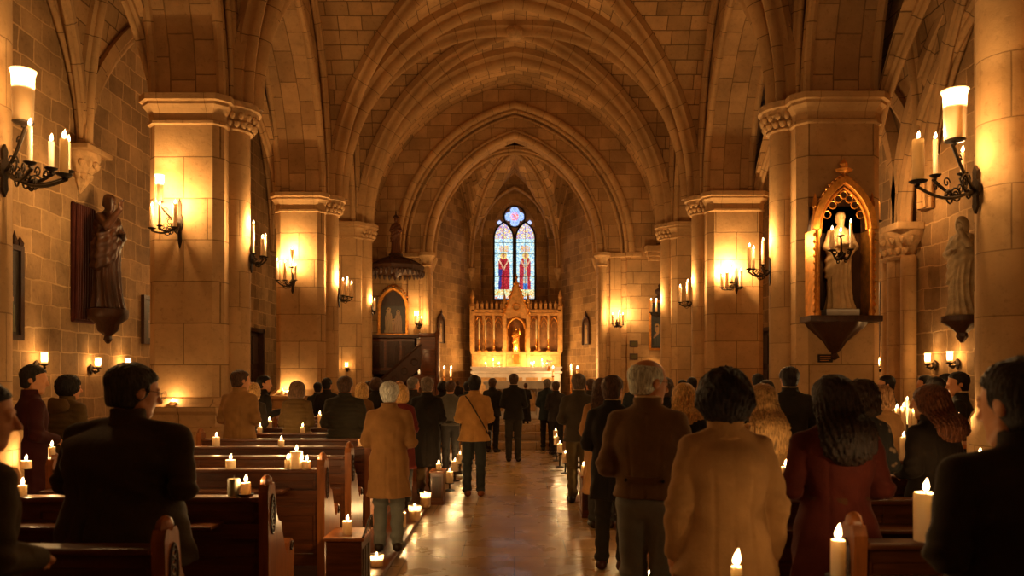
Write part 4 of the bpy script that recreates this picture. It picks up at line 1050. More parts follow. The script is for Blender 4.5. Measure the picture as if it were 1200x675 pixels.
# ================================================================ PEWS
def make_pew(x0, x1, inner, label, group):
    """x0<x1; the aisle end is at x=inner. Back plane at y=0, people sit on the +y side."""
    t = thing('church_pew', label, 'pew', (0, 0, 0), 0, group)
    out = [(-.05, 0), (.48, 0), (.485, .36), (.50, .45), (.475, .52), (.43, .545), (.385, .52), (.37, .475), (.345, .455), (.31, .48), (.27, .55), (.225, .64), (.20, .70), (.14, .72), (.105, .78), (.09, .88), (.075, .95), (.055, .975), (-.045, .975), (-.065, .93), (-.058, .80)]
    for x in (x0, x1):
        m = MB(); m.prism([(y, z) for y, z in out], (x-.03, 0, 0), (0, 1, 0), (0, 0, 1), (1, 0, 0), .06)
        e = m.obj('end_panel', 'woodend', t)
        m = MB(); m.lathe((x, .005, .955), [(.03, 0), (.052, .012), (.056, .028), (.045, .055), (.018, .072), (.003, .075)], 14, sx=.62, wob=lambda a, z: 1+.10*math.cos(5*a)); m.obj('poppyhead', 'woodend', e, smooth=SM)
        sx = -1 if inner < 0 else 1
        m = MB(); xx = x-sx*.032                             # carved oval panel on the outside of the end
        rim = [(xx, .02+.040*math.cos(a), .78+.12*math.sin(a)) for a in [2*PI*i/20 for i in range(21)]]
        m.tube(rim, .009, 6)
        for k in range(5): m.tube([(xx, .02+.022*math.cos(a), .70+.04*k+.016*math.sin(a)) for a in [2*PI*i/8 for i in range(9)]], .006, 5)
        m.obj('carving', 'wooddark', e); m = MB()
        m.tube([(xx, .43+.035*math.cos(a)*(1-a*.09), .49+.035*math.sin(a)*(1-a*.09)) for a in [i*.5 for i in range(18)]], .008, 5)
        m.obj('scroll', 'wooddark', e)
    a, b = x0+.03, x1-.03
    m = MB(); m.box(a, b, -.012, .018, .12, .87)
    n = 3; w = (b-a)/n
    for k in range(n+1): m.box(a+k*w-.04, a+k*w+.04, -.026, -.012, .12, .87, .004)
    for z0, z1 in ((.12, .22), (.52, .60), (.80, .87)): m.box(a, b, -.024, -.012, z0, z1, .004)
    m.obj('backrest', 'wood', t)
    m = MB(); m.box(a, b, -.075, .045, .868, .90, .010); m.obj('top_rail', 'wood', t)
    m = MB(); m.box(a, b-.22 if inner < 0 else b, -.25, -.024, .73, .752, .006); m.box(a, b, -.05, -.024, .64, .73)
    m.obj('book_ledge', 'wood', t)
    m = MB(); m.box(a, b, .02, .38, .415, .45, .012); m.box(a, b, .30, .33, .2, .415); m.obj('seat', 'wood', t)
    return t


words = ['nearest', 'second', 'third', 'fourth', 'fifth', 'sixth', 'seventh', 'eighth', 'ninth', 'tenth', 'eleventh', 'furthest']
notes = {'l': ['poppyhead end cut by the bottom edge', 'thick candles near its carved end', 'trio of candles at its aisle end', 'no candles on its rail'], }
for side, rows, x0, x1, inner in (('left', LROWS, -3.72, -1.55, -1.55), ('right', RROWS, 1.55, 3.72, 1.55)):
    p = make_pew(x0, x1, inner, '', 'wooden pews %s of the aisle' % side)
    for i, y in enumerate(rows):
        o = p if i == 0 else copy_tree(p)
        o.location = (0, y, .05)
        o['label'] = 'dark wooden church pew, %s row %s of the aisle' % (words[i], side)
    mb = MB(); mb.box(x0-.05 if inner < 0 else 1.10, -1.10 if inner < 0 else x1+.05, 2.9, 16.2, 0, .05, .012); trim(mb, 'wood')
ZT = .95                                                    # top of the pew rails
# --- candles on the pew rails ----------------------------------------------------------
def rail(px, ftop, row, r, note, side='l', **kw):
    y = (LROWS if side == 'l' else RROWS)[row]; x = ax(px, y); h = max(.06, az(ftop, y)-ZT-.045)
    grp = 'candles on the %s pew rails' % ('left' if side == 'l' else 'right')
    return free_candle((x, y-.015, ZT), r, h, note, grp, **kw)
rail(28, 560, 1, .026, 'short pillar candle on the pew rail at the far left, beside the cut-off man')
rail(213, 552, 1, .034, 'tall candle on the second pew rail touching the elbow of the big dark-coated man')
rail(289, 559, 1, .030, 'lit candle right of the unlit pillar on the second left pew', saucer=True)
rail(275, 552, 1, .038, 'thick unlit candle on the second left pew rail', wax='waxdull', lit=False)
rail(32, 533, 2, .042, 'fat candle glowing below the burgundy coat at the left edge')
rail(62, 517, 2, .026, 'slim candle left of the big man in the dark coat', )
rail(202, 522, 2, .024, 'slim candle just right of the big man, on the third pew rail')
rail(271, 532, 2, .040, 'single broad candle mid rail on the third left pew')
rail(338, 532, 2, .026, 'leftmost of the trio at the aisle end of the third left pew')
rail(348, 522, 2, .050, 'thickest candle of the trio at the aisle end of the third left pew')
rail(360, 534, 2, .036, 'rightmost of the trio at the aisle end of the third left pew')
rail(218, 507, 4, .034, 'leftmost candle on the fifth left pew rail')
rail(254, 507, 4, .038, 'candle on the fifth left pew rail below the tan coat')
rail(330, 511, 4, .034, 'candle on the fifth left pew rail left of the padded jacket man')
rail(424, 510, 4, .040, 'candle at the aisle end of the fifth left pew')
rail(430, 514, 5, .024, 'small candle just behind the aisle-end candle of the fifth left pew')
rail(277, 497, 6, .034, 'candle on the seventh left pew in front of the tan-coated man')
rail(305, 496, 6, .030, 'candle right of the tan-coated man on the seventh left pew')
rail(355, 496, 6, .032, 'candle on the seventh left pew below the quilted jacket woman')
rail(316, 489, 7, .034, 'candle on the eighth left pew rail left of the quilted jacket woman')
rail(324, 495, 8, .026, 'small low candle on the ninth left pew rail')
rail(375, 482, 7, .028, 'slim candle standing between the two padded jackets')
rail(423, 483, 9, .03, 'faint candle on the tenth left pew')
rail(487, 493, 5, .030, 'candle held level beside the maroon-clad blonde') if False else None
rail(1083, 565, 0, .052, 'large pillar candle on the nearest right pew rail', 'r', fh=.06, power=.8)
rail(1111, 566, 1, .036, 'glass-cupped candle behind the large pillar candle at right', 'r', glass=True)
rail(920, 538, 1, .030, 'candle between the tan coat and the maroon dress', 'r')
rail(1058, 506, 3, .032, 'candle beside the elbow of the auburn-haired woman in black', 'r')
rail(1122, 484, 3, .030, 'candle in front of the man in the black suit at right', 'r')
rail(1147, 524, 2, .022, 'small candle at the shoulder of the big man on the right', 'r', fh=.035)
rail(1092, 566, 1, .018, 'thin candle behind the large pillar candle', 'r') if False else None
rail(852, 482, 5, .024, 'distant candle at the shoulder of the blonde in black', 'r')
rail(842, 484, 6, .022, 'tiny candle right of the blonde in black', 'r')
o = thing('kerchief', 'crumpled red cloth beside the large pillar candle', 'cloth', (ax(1100, 3.5), 3.49, ZT))
mb = MB()
for k, (dx, r) in enumerate(((-.03, .030), (.02, .036), (.055, .022))):
    mb.lathe((dx, .0, 0), [(r*.9, 0), (r, .006), (r*.7, .014), (r*.2, .012+.004*k)], 14, wob=lambda a, z: 1+.2*math.sin(3*a+k)+.12*math.sin(7*a))
mb.obj('cloth_fold', cloth((.40, .06, .05)), o, smooth=SM)
# --- floor candles along the aisle --------------------------------------------------------
def floorc(px, ftop, Y, r, note, z0=.05, **kw):
    h = max(.05, az(ftop, Y)-z0-.045)
    lift = max(0, h-.16); t = free_candle((ax(px, Y), Y, z0), r, h-lift, note, 'candles standing along the aisle', **kw)
    if lift > .02:
        for c in t.children: c.location.z += lift
        m = MB(); m.lathe((0, 0, 0), [(r*1.5, 0), (r*1.5, .012), (.014, .03), (.012, lift-.02), (r*1.3, lift-.008), (r*1.4, lift)], 12); m.obj('stand', 'iron', t, smooth=SM)
    return t
floorc(441, 649, 6.65, .045, 'nearest floor candle left of the aisle, in a glass', glass=True)
floorc(457, 626, 7.35, .042, 'floor candle in a glass by the trouser leg of the brown-coated man', glass=True) if False else None
floorc(472, 594, 8.35, .036, 'tall slim floor candle right of the brown-coated man')
floorc(486, 593, 8.75, .052, 'glass candle on the aisle floor right of the brown-coated man', glass=True)
floorc(498.5, 578, 9.6, .05, 'floor candle just left of the wooden box by the aisle', glass=True)
floorc(527, 549, 11.0, .05, 'floor candle just beyond the wooden box, left of the aisle')
floorc(533, 537, 12.0, .05, 'floor candle left of the mustard coat hem')
floorc(539, 529, 12.9, .055, 'paired floor candle close to the mustard coat, left one')
floorc(543, 531, 13.1, .045, 'paired floor candle close to the mustard coat, right one')
floorc(542, 519, 14.4, .04, 'floor candle behind the mustard coat at hip height')
floorc(532, 475, 15.6, .05, 'tall far candle between the black long coat and the mustard coat', ) if False else None
floorc(706, 603, 8.0, .052, 'floor candle against the dark trousers, right of the aisle', glass=True)
floorc(727, 600, 7.6, .030, 'slim floor candle behind the jeans of the white-haired man')
floorc(662.5, 528, 12.9, .05, 'floor candle right of the aisle beside the grey-suited man')
floorc(656, 517, 13.8, .05, 'second floor candle right of the aisle counting from the grey suit')
floorc(652, 509, 14.8, .05, 'third floor candle right of the aisle, broad flame')
floorc(651, 502, 15.7, .045, 'furthest floor candle right of the aisle, below the steps')
floorc(697, 552, 10.2, .035, 'floor candle between the grey suit and the dark coat')
floorc(761, 667, 6.0, .03, 'low floor candle between the jeans and the pew')
# small wooden chests and stands by the aisle
def chest(name, x, y, w, d, h, label, z0=0, candle=None):
    t = thing(name, label, 'wooden stand', (x, y, z0))
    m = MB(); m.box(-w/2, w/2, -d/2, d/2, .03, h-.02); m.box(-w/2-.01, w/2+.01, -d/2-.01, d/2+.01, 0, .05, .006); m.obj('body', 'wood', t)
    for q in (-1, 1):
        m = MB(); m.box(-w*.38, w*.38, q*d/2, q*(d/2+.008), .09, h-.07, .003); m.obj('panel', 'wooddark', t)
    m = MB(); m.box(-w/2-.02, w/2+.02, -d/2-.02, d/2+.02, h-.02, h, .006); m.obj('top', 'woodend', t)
chest('wooden_box', ax(512, 10.1), 10.25, .16, .34, .44, 'narrow wooden box left of the aisle, a candle on top')
free_candle((ax(514, 10.2), 10.2, .44), .034, .09, 'candle on the narrow wooden box left of the aisle', 'candles on the aisle boxes')
chest('wooden_box', ax(690, 9.2), 9.35, .16, .36, .50, 'narrow wooden box right of the aisle beside the grey suit', 0)
free_candle((ax(684.5, 9.15), 9.22, .50), .030, .12, 'candle on the narrow wooden box right of the aisle', 'candles on the aisle boxes')
t = thing('prayer_desk', 'low wooden prayer desk with pierced brass side rail at the aisle end of the pews', 'prayer desk', (ax(408, 5.75), 5.75, .05))
m = MB(); m.box(-.13, .13, -.15, .2, 0, .44); m.obj('body', 'wood', t)
m = MB(); m.box(-.15, .15, -.17, .22, .44, .47, .008); m.obj('top', 'woodend', t)
m = MB()
m.tube([(.14, -.16, .47), (.14, -.05, .50), (.14, .10, .56), (.14, .2, .57), (.14, .22, .47)], .008, 6)
for k in range(4): m.tube([(.14, -.10+.08*k, .47), (.14, -.08+.08*k, .485+.02*k)], .005, 5)
m.obj('pierced_rail', 'iron', t)
for k in range(3):
    m = MB(); m.box(.13, .137, -.12+k*.10, -.05+k*.10, .08, .38, .003); m.obj('panel', 'wooddark', t)
free_candle((ax(407, 5.7), 5.70, .52), .036, .10, 'candle on the low prayer desk at the left of the aisle', 'candles on the aisle boxes')
# two tall processional candlesticks near the viewer
for px, ft, Y, r, lab in ((982, 618, 3.05, .028, 'tall candle on an iron stand before the maroon dress'), (863, 648, 2.8, .020, 'thin candle on an iron stand before the tan coat')):
    zt = az(ft, Y)-.05; t = thing('candle_stand', lab, 'candle stand', (ax(px, Y), Y, 0), 0, 'iron floor candle stands')
    m = MB(); m.lathe((0, 0, 0), [(.12, 0), (.12, .015), (.03, .05), (.012, .09), (.012, zt-.24), (.022, zt-.22), (.012, zt-.19), (.012, zt-.17)], 16); m.obj('pole', 'iron', t, smooth=SM)
    m = MB(); m.lathe((0, 0, zt-.17), [(.012, 0), (r+.015, .015), (r+.022, .03), (r+.018, .03), (.004, .02)], 16); m.obj('drip_pan', 'iron', t, smooth=SM)
    cn = bpy.data.objects.new('candle', None); COL.objects.link(cn); cn.parent = t; cn.location = (0, 0, zt-.15)
    a, b, c = candle_meshes(r, .15, .06, 0); put('wax', a, cn); put('wick', b, cn); put('flame', c, cn); lamp(cn, (0, 0, .18), .45)
# votive stand in the right aisle with its candles
vx, vy = ax(1060, 9.0), 9.0
t = thing('votive_stand', 'dark iron votive candle stand in the right aisle, crowded with candles', 'votive stand', (vx, vy, 0))
m = MB(); m.box(-.28, .28, -.18, .18, 1.02, 1.05, .006); m.box(-.28, .28, .06, .18, 1.05, 1.12, .006); m.obj('tray', 'iron', t)
for sx in (-.24, .24):
    for sy in (-.15, .15): m = MB(); m.tube([(sx, sy, 1.03), (sx*.9, sy*.9, .5), (sx*1.1, sy*1.1, 0)], .014, 6); m.obj('leg', 'iron', t)
m = MB(); m.box(-.26, .26, -.16, .16, .38, .40); m.obj('shelf', 'iron', t)
for i, (px, ft, dy) in enumerate(((1043.5, 474, -.12), (1051, 474, -.12), (1059, 472, -.12), (1067.5, 474, -.1), (1072, 478, -.13), (1063, 465, .12))):
    z0 = 1.05 if dy < 0 else 1.12
    free_candle((ax(px, vy+dy), vy+dy, z0), .028, max(.08, az(ft, vy+dy)-z0-.045), 'small candle on the votive stand, %s' % ['leftmost of the front row', 'second from the left', 'tallest of the front row', 'second from the right', 'rightmost of the front row', 'alone on the raised step'][i], 'candles on the votive stand', power=.9)
# table with linen at the right edge of the aisle
t = thing('side_table', 'small wooden side table behind the big man on the right', 'table', (4.55, 7.75, 0))
m = MB(); m.box(-.3, .3, -.22, .22, .98, 1.02, .006); m.obj('tabletop', 'woodend', t)
for sx in (-.26, .26):
    for sy in (-.18, .18): m = MB(); m.box(sx-.02, sx+.02, sy-.02, sy+.02, 0, .98); m.obj('leg', 'wood', t)
# --- single candle sconces on the walls ------------------------------------------------------
def wallc(px, py, X, lab, Y=None, d=None, globe=True, pw=2.0):
    if Y is None: Y = X*F/(px-CX); base = (X+(.12 if X > 0 else -.12), Y, az(py, Y)-.08); d = (-1 if X > 0 else 1, 0)
    else: base = (ax(px, Y), Y+.12, az(py, Y)-.08); d = (0, -1)
    p = Vector(base)+Vector((d[0]*.12, d[1]*.12, .02)); 
    return sconce(base, d, [(p, .026, .06, globe)], lab, 'single-candle wall sconces', power=pw, plate=.16, sag=.03, name='wall_sconce')
for px, py, lab in ((7, 434, 'wall sconce at the extreme left edge'), (52, 422, 'wall sconce above the head of the burgundy-coated man'), (115, 427, 'wall sconce below the dark wood statue'), (150, 427, 'wall sconce above the big man, nearest the left pillar')):
    wallc(px, py, XL+.14, lab)
for px, py, lab in ((1028, 426, 'wall sconce beside the niche pillar flank'), (1042, 424, 'wall sconce left of the double wall shaft'), (1087, 422, 'wall sconce right of the double wall shaft'), (1113, 420, 'wall sconce above the profile heads in the right aisle'), (1146, 418, 'wall sconce below the grey-robed statue')):
    wallc(px, py, XR-.14, lab)
wallc(390.5, 429, 0, 'left one of two tiny sconces left of the pulpit', Y=20.76, pw=1); wallc(406, 429, 0, 'right one of two tiny sconces left of the pulpit', Y=20.76, pw=1)
wallc(766, 431, 0, 'tiny sconce below the framed painting', Y=23.85, pw=1)
wallc(685, 432, 0, 'dim sconce on the right apse wall', Y=28.7) if False else None
t = thing('votive_lamp', 'small red glass lamp on the right wall beside the sconces', 'lamp', (XR-.02, 10.25, az(421, 10.2)))
m = MB(); m.lathe((-.08, 0, 0), [(.02, -.03), (.035, 0), (.04, .05), (.03, .055)], 12); m.obj('glass', 'red', t, smooth=SM)
m = MB(); m.tube([(.02, 0, -.02), (-.04, 0, -.06), (-.08, 0, -.03)], .006, 5); m.obj('bracket', 'iron', t)
free_candle((-5.03, 11.30, 1.24), .045, .075, 'stub candle on the plinth ledge of the big left pillar', 'stub candles on pillar ledges', power=2)
for k, (px, dy, hh) in enumerate(((331, 0, .12), (337, .03, .08), (342, -.03, .16), (347, .0, .07))):
    free_candle((ax(px, 17.42), 17.42+dy, 1.24), .045, hh, 'candle on the ledge of the second left pillar, %s' % ['leftmost', 'second from left', 'tallest', 'rightmost'][k], 'stub candles on pillar ledges', power=1.5)
# ================================================================ STATUES
def robed(parent, H, mat, raised=0, book=False, ry=0, z0=0, h=.014, name='figure', beard=False, veil=False, fold=.012):
    s = H/1.75; G = Sculpt((-.45, -.34, 0), (.45, .60, 2.05), h/s)
    ph = rnd.random()*5
    G.loft([(0, 0, 0, .27, .21), (.10, 0, 0, .24, .19), (.55, .01, 0, .20, .155), (.95, 0, 0, .19, .145), (1.12, 0, 0, .165, .125), (1.32, 0, 0, .19, .13), (1.42, 0, 0, .14, .10), (1.50, 0, 0, .06, .06)],
           wob=lambda a, z, x, y: fold*(1.4-z*.5)*(1-2*np.abs(np.sin(6.5*a+ph+1.2*np.sin(3*z)))**.8)*(z < 1.35))
    G.loft([(.42, .06, -.01, .20, .175), (.75, .03, -.01, .225, .18), (1.1, .0, -.01, .215, .165), (1.38, 0, 0, .17, .12), (1.46, 0, 0, .10, .08)], k=.01,
           wob=lambda a, z, x, y: .010*np.sin(40*(z+.6*x)+ph)+.008*np.sin(9*a)-.25*sst(-(z+.9*x), -.85, -.45))
    for sg in (-1, 1):
        S0 = (sg*.16, 0, 1.38); up = raised == sg
        e = (sg*.24, .20, 1.22) if up else (sg*.25, .03, 1.12); w = (sg*.22, .42, 1.46) if up else (sg*.06, .22, 1.15)
        G.cone(S0, e, .065, .062, .03); G.cone(e, w, .058, .038, .02)
        if not up: G.cone(e, (sg*.17, .10, .98), .055, .02, .05)
        d = (0, .1, 1) if up else (-sg*.8, .5, .1); hand(G, w, d, (0, -1, .1) if up else (0, .2, 1), sg)
    fr = Frame((0, .03, 1.63), .0, .15)
    G.cone((0, 0, 1.46), (0, .01, 1.55), .05, .05, .03)
    G.ell((0, -.010, .035), (.080, .10, .090), .02, fr=fr, wob=lambda x, y, z: .004*np.sin(70*x+40*z)*(y < .04)); G.ell((0, .028, -.035), (.060, .070, .084), .03, fr=fr)
    G.cone((0, .09, .01), (0, .114, -.026), .008, .013, .01, fr=fr)
    for sg in (-1, 1): G.ell((sg*.030, .098, .008), (.016, .014, .011), .012, 'cut', fr=fr)
    G.ell((0, -.035, -.02), (.084, .070, .085), .02, fr=fr, wob=lambda x, y, z: .004*np.sin(90*x+50*z))
    if beard: G.ell((0, .055, -.10), (.045, .04, .07), .02, fr=fr, wob=lambda x, y, z: .004*np.sin(90*x+60*z))
    if veil: G.ell((0, -.03, -.04), (.12, .10, .18), .04, fr=fr); G.ell((0, .10, -.04), (.065, .08, .10), .02, 'cut', fr=fr)
    if book: G.loft([(1.10, .05, .24, .09, .03), (1.30, .05, .24, .09, .03)], k=.005, p=8)
    o = G.obj(name, mat, parent); o.scale = (s, s, s); o.rotation_euler = (0, 0, ry); o.location = (0, 0, z0); return o
# gilded niche on the right pillar
NX, NYF = 4.735, PY[2]-.62
t = thing('statue_niche', 'gilded pointed niche cabinet on the right pillar, above a carved bracket', 'niche', (NX, NYF, 0))
w = .38
m = MB(); m.box(-w, w, -.03, 0, 2.55, 4.2); m.obj('back_panel', 'wooddark', t)
for sg in (-1, 1):
    m = MB(); m.box(sg*w, sg*(w+.05), -.36, 0, 2.55, 3.80); m.lathe((sg*(w+.0), -.36, 2.55), [(.045, 0), (.045, .06), (.026, .10), (.026, 1.12), (.045, 1.17), (.05, 1.24)], 12)
    for k in range(12): m.lathe((sg*(w+.055), -.36, 2.62+k*.1), [(.004, -.03), (.022, 0), (.004, .03)], 6)
    m.obj('side_column', 'gold', t, smooth=SM)
    m = MB(); m.lathe((sg*(w+.03), -.33, 3.8), [(.05, 0), (.05, .12), (.03, .14), (.035, .3), (.05, .33), (.01, .52)], 6, wob=lambda a, z: 1); m.obj('pinnacle', 'gold', t)
m = MB()
m.sweep(arch((-w-.02, -.34, 3.80), (w+.02, -.34, 3.80), .70, 24), [(-.05, -.06), (-.05, .03), (-.02, .05), (.03, .05), (.05, 0), (.05, -.06)], (0, 1, 0))
m.sweep(arch((-w+.05, -.33, 3.80), (w-.05, -.33, 3.80), .60, 24), roll(.018, 6), (0, 1, 0))
for k in range(1, 9):                                          # crockets along the gable
    for sg in (-1, 1):
        u = k/9; q = Vector((sg*(w+.04)*(1-u), -.34, 3.80+hf(1-u, w+.04, .74)+.02)); m.lathe(q, [(.004, -.01), (.03, .01), (.034, .03), (.004, .055)], 6)
for k in range(7):                                             # cusped tracery under the arch
    u = -1+2*(k+.5)/7; q = Vector((u*(w-.1), -.33, 3.80+hf(u, w-.1, .50))); m.tube([q+Vector((.055*math.cos(a), 0, .055*math.sin(a))) for a in [2*PI*i/8 for i in range(9)]], .011, 5)
m.lathe((0, -.34, 4.46), [(.03, 0), (.05, .04), (.02, .08), (.02, .13), (.09, .17), (.10, .21), (.03, .24), (.05, .28), (.004, .36)], 8, wob=lambda a, z: 1+.25*math.cos(4*a))
m.obj('arch_frame', 'gold', t, smooth=SM)
m = MB(); n = 16; ps = arch((-w-.02, 0, 3.80), (w+.02, 0, 3.80), .70, n)
for i in range(n): m.add([ps[i], ps[i+1], ps[i+1]+Vector((0, -.34, 0)), ps[i]+Vector((0, -.34, 0)), ], [(0, 1, 2, 3)]); m.add([ps[i]-Vector((0, .03, 0)), ps[i+1]-Vector((0, .03, 0)), Vector((ps[i+1].x, -.03, 3.8)), Vector((ps[i].x, -.03, 3.8))], [(0, 1, 2, 3)])
m.obj('hood', 'wooddark', t)
m = MB(); m.box(-.52, .52, -.44, 0, 2.47, 2.56, .015); m.lathe((0, 0, 2.05), [(.02, -.12), (.07, -.08), (.04, -.02), (.10, .04), (.16, .14), (.30, .27), (.40, .36), (.44, .43)], 20, a0=PI, a1=2*PI, wob=lambda a, z: 1+.06*math.sin(9*a)); m.obj('bracket', 'wooddark', t, smooth=SM)
st = thing('statue', 'white stone statue of a robed standing figure in the gilded niche', 'statue', (NX, NYF-.20, 2.56))
m = MB(); m.box(-.24, .24, -.12, .14, 0, .10, .01); m.obj('base', 'marble', st)
robed(st, 1.42, 'plaster', book=True, ry=PI, z0=.10, beard=True, h=.009)
t = thing('name_plaque', 'small dark plaque on the pillar under the gilded niche', 'plaque', (ax(967, 11.37), NYF, az(420, 11.37)))
m = MB(); m.box(-.11, .11, -.02, 0, -.06, .06, .004); m.obj('plate', 'iron', t); m = MB()
for k in range(3): m.box(-.08, .08-.03*(k == 2), -.022, -.02, .03-.03*k-.004, .03-.03*k+.004)
m.obj('engraved_lines', 'gold', t)
# dark wooden statue on the left wall
st = thing('statue', 'dark wooden statue of a robed figure with raised hand on the left wall', 'statue', (-6.38, 12.05, 2.62))
robed(st, 1.80, 'wooddark', raised=1, ry=-PI/2-.25, z0=.12, beard=True, h=.011)
m = MB(); m.lathe((0, 0, 0), [(.02, -.42), (.06, -.36), (.05, -.30), (.14, -.22), (.16, -.12), (.27, -.03), (.30, .03), (.30, .11), (.26, .12)], 20, wob=lambda a, z: 1+.07*math.sin(7*a)*(z < 0)); m.obj('bracket', 'wooddark', st, smooth=SM)
m = MB(); m.box(-.42, -.36, -.30, .30, -.1, 1.75, .02)
for k in range(9): m.tube([(-.35, -.27+.068*k, -.05), (-.34, -.26+.066*k, .9), (-.35, -.22+.056*k, 1.72)], .03, 6)
m.obj('hanging_drapery', cloth((.05, .012, .010)), st)
# grey-robed statue on the right wall
st = thing('statue', 'weathered painted statue lifting one arm on the right wall', 'statue', (6.0, 10.3, 2.44))
robed(st, 1.32, plain('faded paint', (.30, .27, .22), .7, var=.4, scale=5, bump=.2), raised=-1, ry=PI/2+.5, z0=.06, h=.010, veil=True)
m = MB(); m.lathe((0, 0, 0), [(.02, -.3), (.07, -.22), (.06, -.17), (.16, -.08), (.24, -.02), (.25, .0), (.25, .055), (.2, .06)], 20, wob=lambda a, z: 1+.08*math.sin(7*a)*(z < -.01)); m.box(0, .48, -.2, .2, -.03, .05, .01); m.obj('bracket', 'wooddark', st, smooth=SM)
# ================================================================ PAINTINGS AND RELIEFS
def canvas(name, w, h, fn, parent, o, u, v, n=(40, 56)):
    o, u, v = Vector(o), Vector(u), Vector(v); vs, fs, cs = [], [], []
    for i in range(n[0]):
        for j in range(n[1]):
            k = len(vs); a, b, c, d = i/n[0], (i+1)/n[0], j/n[1], (j+1)/n[1]
            vs += [o+u*(w*(p-.5))+v*(h*q) for p, q in ((a, c), (b, c), (b, d), (a, d))]; fs.append((k, k+1, k+2, k+3)); cs.append(fn((a+b)/2*2-1, (c+d)/2))
    me = bpy.data.meshes.new(name); me.from_pydata([tuple(x) for x in vs], [], fs); ca = me.color_attributes.new('Col', 'FLOAT_COLOR', 'CORNER')
    for i, c in enumerate(cs):
        for l in range(4): ca.data[i*4+l].color = (*c, 1)
    me.materials.append(M['paint']); ob = bpy.data.objects.new(name, me); COL.objects.link(ob); ob.parent = parent; return ob
m, nt, b = new_mat('painted surface'); vc = nt.nodes.new('ShaderNodeVertexColor'); vc.layer_name = 'Col'; nt.links.new(vc.outputs[0], b.inputs['Base Color']); b.inputs['Roughness'].default_value = .45; M['paint'] = m
def fig(u, v, cx, hw, top, robe, bg, skin=(.42, .24, .13)):
    d = abs(u-cx); hd = math.hypot((u-cx)*.75, (v-(top-.06))*1.3)
    if hd < .085: return skin if v < top-.03 else (.08, .04, .02)
    if hd < .13: return (.50, .30, .09)
    w = hw*(.45+.55*min(1, max(0, (top-.13-v)/.16))**.5)*(1-.18*math.sin(PI*min(1, v/top)))
    if v < top-.13 and v > .04 and d < w:
        if abs(v-top*.62-.3*(u-cx)) < .03: return skin
        k = .55+.9*abs(math.sin(9*(u-cx)/hw+4*v)); return tuple(c*k for c in robe)
    return None
def paint_fn(figs, bg):
    def f(u, v):
        for a in figs:
            c = fig(u, v, *a, bg)
            if c: return c
        k = .7+.6*rnd.random(); return tuple(c*k for c in bg)
    return f
def frame(t, w, h, o, u, v, nrm, th=.07, d=.06, mat='gold'):
    o, u, v, n = map(Vector, (o, u, v, nrm))
    m = MB()
    for a, b, c, e in ((-w/2-th, -w/2, -th, h+th), (w/2, w/2+th, -th, h+th), (-w/2, w/2, -th, 0), (-w/2, w/2, h, h+th)):
        P = [o+u*x+v*y+n*z for z in (0, d) for y in (c, e) for x in (a, b)]
        m.add(P, [(0, 2, 3, 1), (4, 5, 7, 6), (0, 1, 5, 4), (2, 6, 7, 3), (0, 4, 6, 2), (1, 3, 7, 5)])
    return m.obj('picture_frame', mat, t)
t = thing('painting', 'large dark painting in a carved frame at the left edge, on the side wall', 'painting', (XL, 10.02, 2.25))
canvas('canvas', .95, 1.15, paint_fn([(-.1, .4, .85, (.30, .22, .12)), (.55, .3, .6, (.10, .10, .05))], (.03, .02, .012)), t, (.03, 0, 0), (0, 1, 0), (0, 0, 1))
frame(t, .95, 1.15, (0, 0, 0), (0, 1, 0), (0, 0, 1), (1, 0, 0), mat='wooddark')
m = MB()
for k in range(9): m.lathe((.04, -.48+.12*k, 1.22), [(.05, 0), (.055, .04), (.02, .08+.10*math.sin(PI*(k+.5)/9)), (.004, .12+.28*math.sin(PI*(k+.5)/9)**2)], 6)
m.obj('crest', 'wooddark', t)
t = thing('painting', 'small dark framed picture at the edge of the big left pillar, on the side wall', 'painting', (XL, 14.3, 2.35))
canvas('canvas', .5, .75, paint_fn([(0, .4, .85, (.2, .12, .06))], (.03, .02, .012)), t, (.03, 0, 0), (0, 1, 0), (0, 0, 1), (12, 16)); frame(t, .5, .75, (0, 0, 0), (0, 1, 0), (0, 0, 1), (1, 0, 0), mat='wooddark')
t = thing('painting', 'framed painting of a red-robed figure right of the chancel arch, carved crest above', 'painting', (4.72, 24.0, az(408, 24)))
canvas('canvas', .92, 1.42, paint_fn([(.1, .42, .72, (.34, .05, .02)), (-.6, .3, .5, (.05, .06, .06))], (.03, .03, .03)), t, (0, -.03, 0), (1, 0, 0), (0, 0, 1)); frame(t, .92, 1.42, (0, 0, 0), (1, 0, 0), (0, 0, 1), (0, -1, 0), th=.06)
m = MB(); m.lathe((-.12, -.06, 1.5), [(.2, 0), (.24, .06), (.14, .14), (.2, .22), (.22, .3), (.1, .38), (.12, .46), (.01, .58)], 12, sy=.3, wob=lambda a, z: 1+.25*math.cos(5*a)); m.obj('crest', 'wooddark', t, smooth=SM)
t = thing('altarpiece', 'pointed gilt-framed altarpiece of two figures above the pulpit', 'altarpiece', (ax(461, 24), 24.0, az(391, 24)))
canvas('painted_panel', .78, 1.02, paint_fn([(-.36, .34, .9, (.34, .22, .10)), (.40, .34, .82, (.36, .20, .09)), (0, .2, .5, (.3, .14, .06))], (.04, .022, .008)), t, (0, -.04, 0), (1, 0, 0), (0, 0, 1))
m = MB()
for sg in (-1, 1): m.box(sg*.39, sg*.47, -.12, 0, -.05, 1.0, .01)
m.box(-.5, .5, -.14, 0, -.1, 0, .01); m.sweep(arch((-.43, -.06, 1.0), (.43, -.06, 1.0), .66, 18), [(-.06, -.04), (-.06, .04), (0, .06), (.06, .04), (.06, -.04)], (0, 1, 0))
for k in range(1, 8):
    for sg in (-1, 1): m.lathe((sg*.5*(1-k/8), -.06, 1.02+hf(1-k/8, .5, .76)), [(.01, 0), (.04, .03), (.01, .09)], 6)
